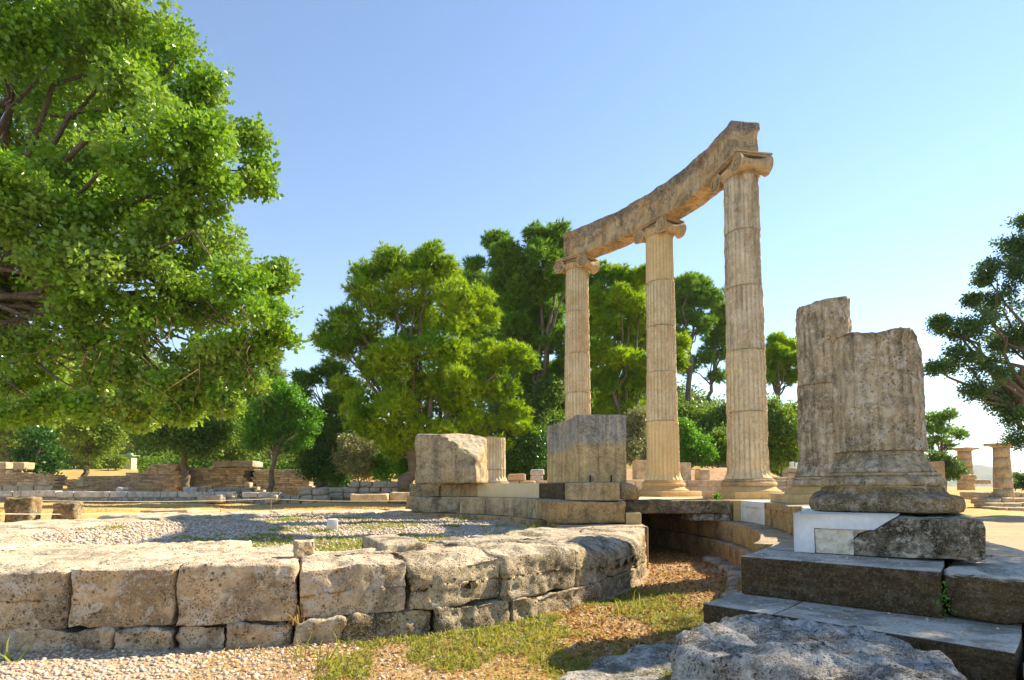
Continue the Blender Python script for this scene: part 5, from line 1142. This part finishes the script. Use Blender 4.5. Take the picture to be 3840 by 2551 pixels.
def blades(name, P, h, mat, label, w=.006, lean=.5, cat='grass'):
    n = len(P); hh = h * rng.uniform(.4, 1.3, n)[:, None]; D = rng.normal(0, lean, (n, 3)); D[:, 2] = 1; D /= np.linalg.norm(D, axis=1, keepdims=True)
    B = rng.normal(size=(n, 3)); B[:, 2] = 0; B /= np.linalg.norm(B, axis=1, keepdims=True) + 1e-9
    ww = w * rng.uniform(.6, 1.4, n)[:, None]; mid = P + D * hh * .55; tip = P + (D + np.concatenate([D[:, :2] * .8, -.25 * np.ones((n, 1))], 1)) * hh * .95
    V = np.stack([P - B * ww, P + B * ww, mid + B * ww * .8, mid - B * ww * .8, tip], 1).reshape(-1, 3); o = np.arange(n)[:, None] * 5
    return tag(add(name, V, [o + [0, 1, 2, 3], o + [3, 2, 4]], mat), label, cat, kind='stuff')
x, y = scatter(60000, -1.6, 1.7, 2.0, 6.5, lambda x, y: outside(x, y) & (nzf(x, y, 1.6, 21) + .35 * nzf(x, y, 6, 22) > np.interp(x, [-1.5, -.9, .1, 1.2], [.5, .1, -.12, -.1])))
blades('ground_grass', np.stack([x, y, gh(x, y)], 1), .055, M['grass'], 'short yellowing grass growing before the rough wall and in the trench', .0045, .8)
def on_floor(x, y):
    d = np.hypot(x - OX, y - OY); a = np.degrees(np.arctan2(y - OY, x - OX))
    return (d < 3.1) | ((d < 3.74) & (a > ja[3]) & (a < ja[4] - 1)) | ((d < 3.25) & (a > ja[2]) & (a < -12))
x, y = scatter(80000, OX - 2.6, OX + 3.6, OY - 3.8, OY + 2.2, lambda x, y: on_floor(x, y) & (.7 * nzf(x, y, 1.1, 31) + .35 * nzf(x, y, 5, 32) + 1.1 * sst(x, -4.2, -2.4) * (1 - sst(y, 5.6, 7.0)) > .42))
blades('floor_grass', np.stack([x, y, bedh(x, y)], 1), .055, M['grass'], 'patches of thin grass on the pebble floor', .004, .7)
x, y = scatter(30000, -26, 4, 11.5, 33, lambda x, y: (np.hypot(x - OX, y - OY) > 7.4) & (np.abs(x) < y * .95) & (nzf(x, y, .5, 41) > -.25))
blades('dry_grass', np.stack([x, y, gh(x, y)], 1), .11, M['straw'], 'dry orange grass over the field behind the ring', .012, .7)
x, y = scatter(45000, -1.7, 2.2, 2.0, 7, lambda x, y: outside(x, y) & (nzf(x, y, 1.3, 51) > np.interp(x, [-1.6, -.8, 0], [.3, -.1, -.3])))
blades('ground_straw', np.stack([x, y, gh(x, y)], 1), .04, M['straw'], 'short dry straw among the grass before the rough wall', .003, 1.2)
tall = [(at(700, 1440, 3.3)), (at(760, 1455, 3.2)), (at(1110, 1400, 3.6)), (at(1480, 1345, 4.6)), (at(780, 1460, 3.1)), (at(1430, 1368, 4.4)), (at(20, 1480, 3.1))]
P = np.concatenate([np.array([p[0], p[1], 0]) + rng.normal(0, .045, (16, 3)) * [1, 1, 0] for p in tall]); P[:, 2] = gh(P[:, 0], P[:, 1])
blades('tall_grass', P, .19, M['grass'], 'taller grass tufts at the foot of the rough wall', .004, .45)
tl = [ring(3.15, a, .5) for a in (-62, -48, -40, -30, -22, -15)]
P = np.concatenate([p + rng.normal(0, .06, (14, 3)) * [1, 1, 0] for p in tl]); P[:, 2] = .5
blades('floor_tufts', P, .14, M['grass'], 'grass tufts along the inner edge of the rough wall', .004, .5)
ga = (ja[3] + .2); P = np.concatenate([ring(r, ga, .2 + .1 * (4.4 - r)) + rng.normal(0, .035, (26, 3)) * [1, 1, .4] for r in (4.4, 4.3, 4.15, 4.0, 3.8)])
blades('gap_grass', P, .18, M['straw'], 'dry grass growing in the gap between two wall blocks', .004, .5)
x, y = scatter(16000, -1.2, 2.4, 2.2, 9, lambda x, y: outside(x, y))
P = np.stack([x, y, gh(x, y) + .008], 1); D = rng.normal(0, 1, P.shape); D[:, 2] *= .25; V, F = leaves(P, D, .024, .55)
tag(add('fallen_leaves', V, F, M['litter']), 'dry brown fallen leaves in the trench and on the grass', 'leaves', kind='stuff')
x = rng.uniform(5.8, 7.1, 60); a_ = rng.uniform(-46.3, -42.2, 60); P = np.stack([OX + x * np.cos(np.radians(a_)), OY + x * np.sin(np.radians(a_)), 0 * x + Z3 + .002], 1)
x = rng.uniform(5.8, 6.8, 40); a_ = rng.uniform(-41.6, -37.4, 40); P = np.concatenate([P, np.stack([OX + x * np.cos(np.radians(a_)), OY + x * np.sin(np.radians(a_)), 0 * x + Z2 + .002], 1)])
pebbles('step_grit', P, .003, .012, ico(), 'scattered grit lying on the grey step tops')
P = np.array([1.42, 2.72, .315]) + rng.normal(0, .035, (90, 3)) * [1.3, .8, .3]
blades('rock_hollow_grass', P, .035, M['straw'], 'dry grass in the hollow of the foreground rock', .0025, 1.)
P = ring(5.6, 2.5, .86) + rng.normal(0, .012, (24, 3)) * [1, 1, 0]; V, F = leaves(P, rng.normal(0, .4, P.shape) + [0, 0, 1], .09, .3)
tag(add('slab_weed', V, F, M['bright']), 'small upright weed growing on the dark bridging slab', 'weed', kind='stuff')
x, y = scatter(9000, .4, 2.9, 3.4, 8.5, outside)
P = np.stack([x, y, gh(x, y) + .01], 1); D = rng.normal(0, 1, P.shape); D[:, 2] *= .3; V, F = leaves(P, D, .034, .6)
tag(add('trench_leaves', V, F, M['litter'], None), 'brown leaf litter covering the trench floor', 'leaves', kind='stuff')
# weed on the step joint
p = ring(6.86, -42.2, .42); P = p + rng.normal(0, .02, (60, 3)) * [1, 1, 2.6]; V, F = leaves(P, rng.normal(size=P.shape), .018, .8)
tag(add('wall_weed', V, F, M['bright']), 'small green weed growing from the joint of the dark step blocks', 'weed', kind='stuff')

# thin summer haze
V, F = stone((4500, 1750, 110)); hz = mesh(V, F); ho = bpy.data.objects.new('haze', hz); C.objects.link(ho); ho.location = (0, 1690, 92); ho['kind'] = 'stuff'
hm = bpy.data.materials.new('thin_haze'); hm.use_nodes = True; hn = hm.node_tree.nodes; hn.clear()
pv = hn.new('ShaderNodeVolumePrincipled'); pv.inputs['Color'].default_value = (.86, .92, 1, 1); pv.inputs['Density'].default_value = .00016; pv.inputs['Anisotropy'].default_value = 0
mo = hn.new('ShaderNodeOutputMaterial'); hm.node_tree.links.new(pv.outputs[0], mo.inputs['Volume']); hz.materials.append(hm)
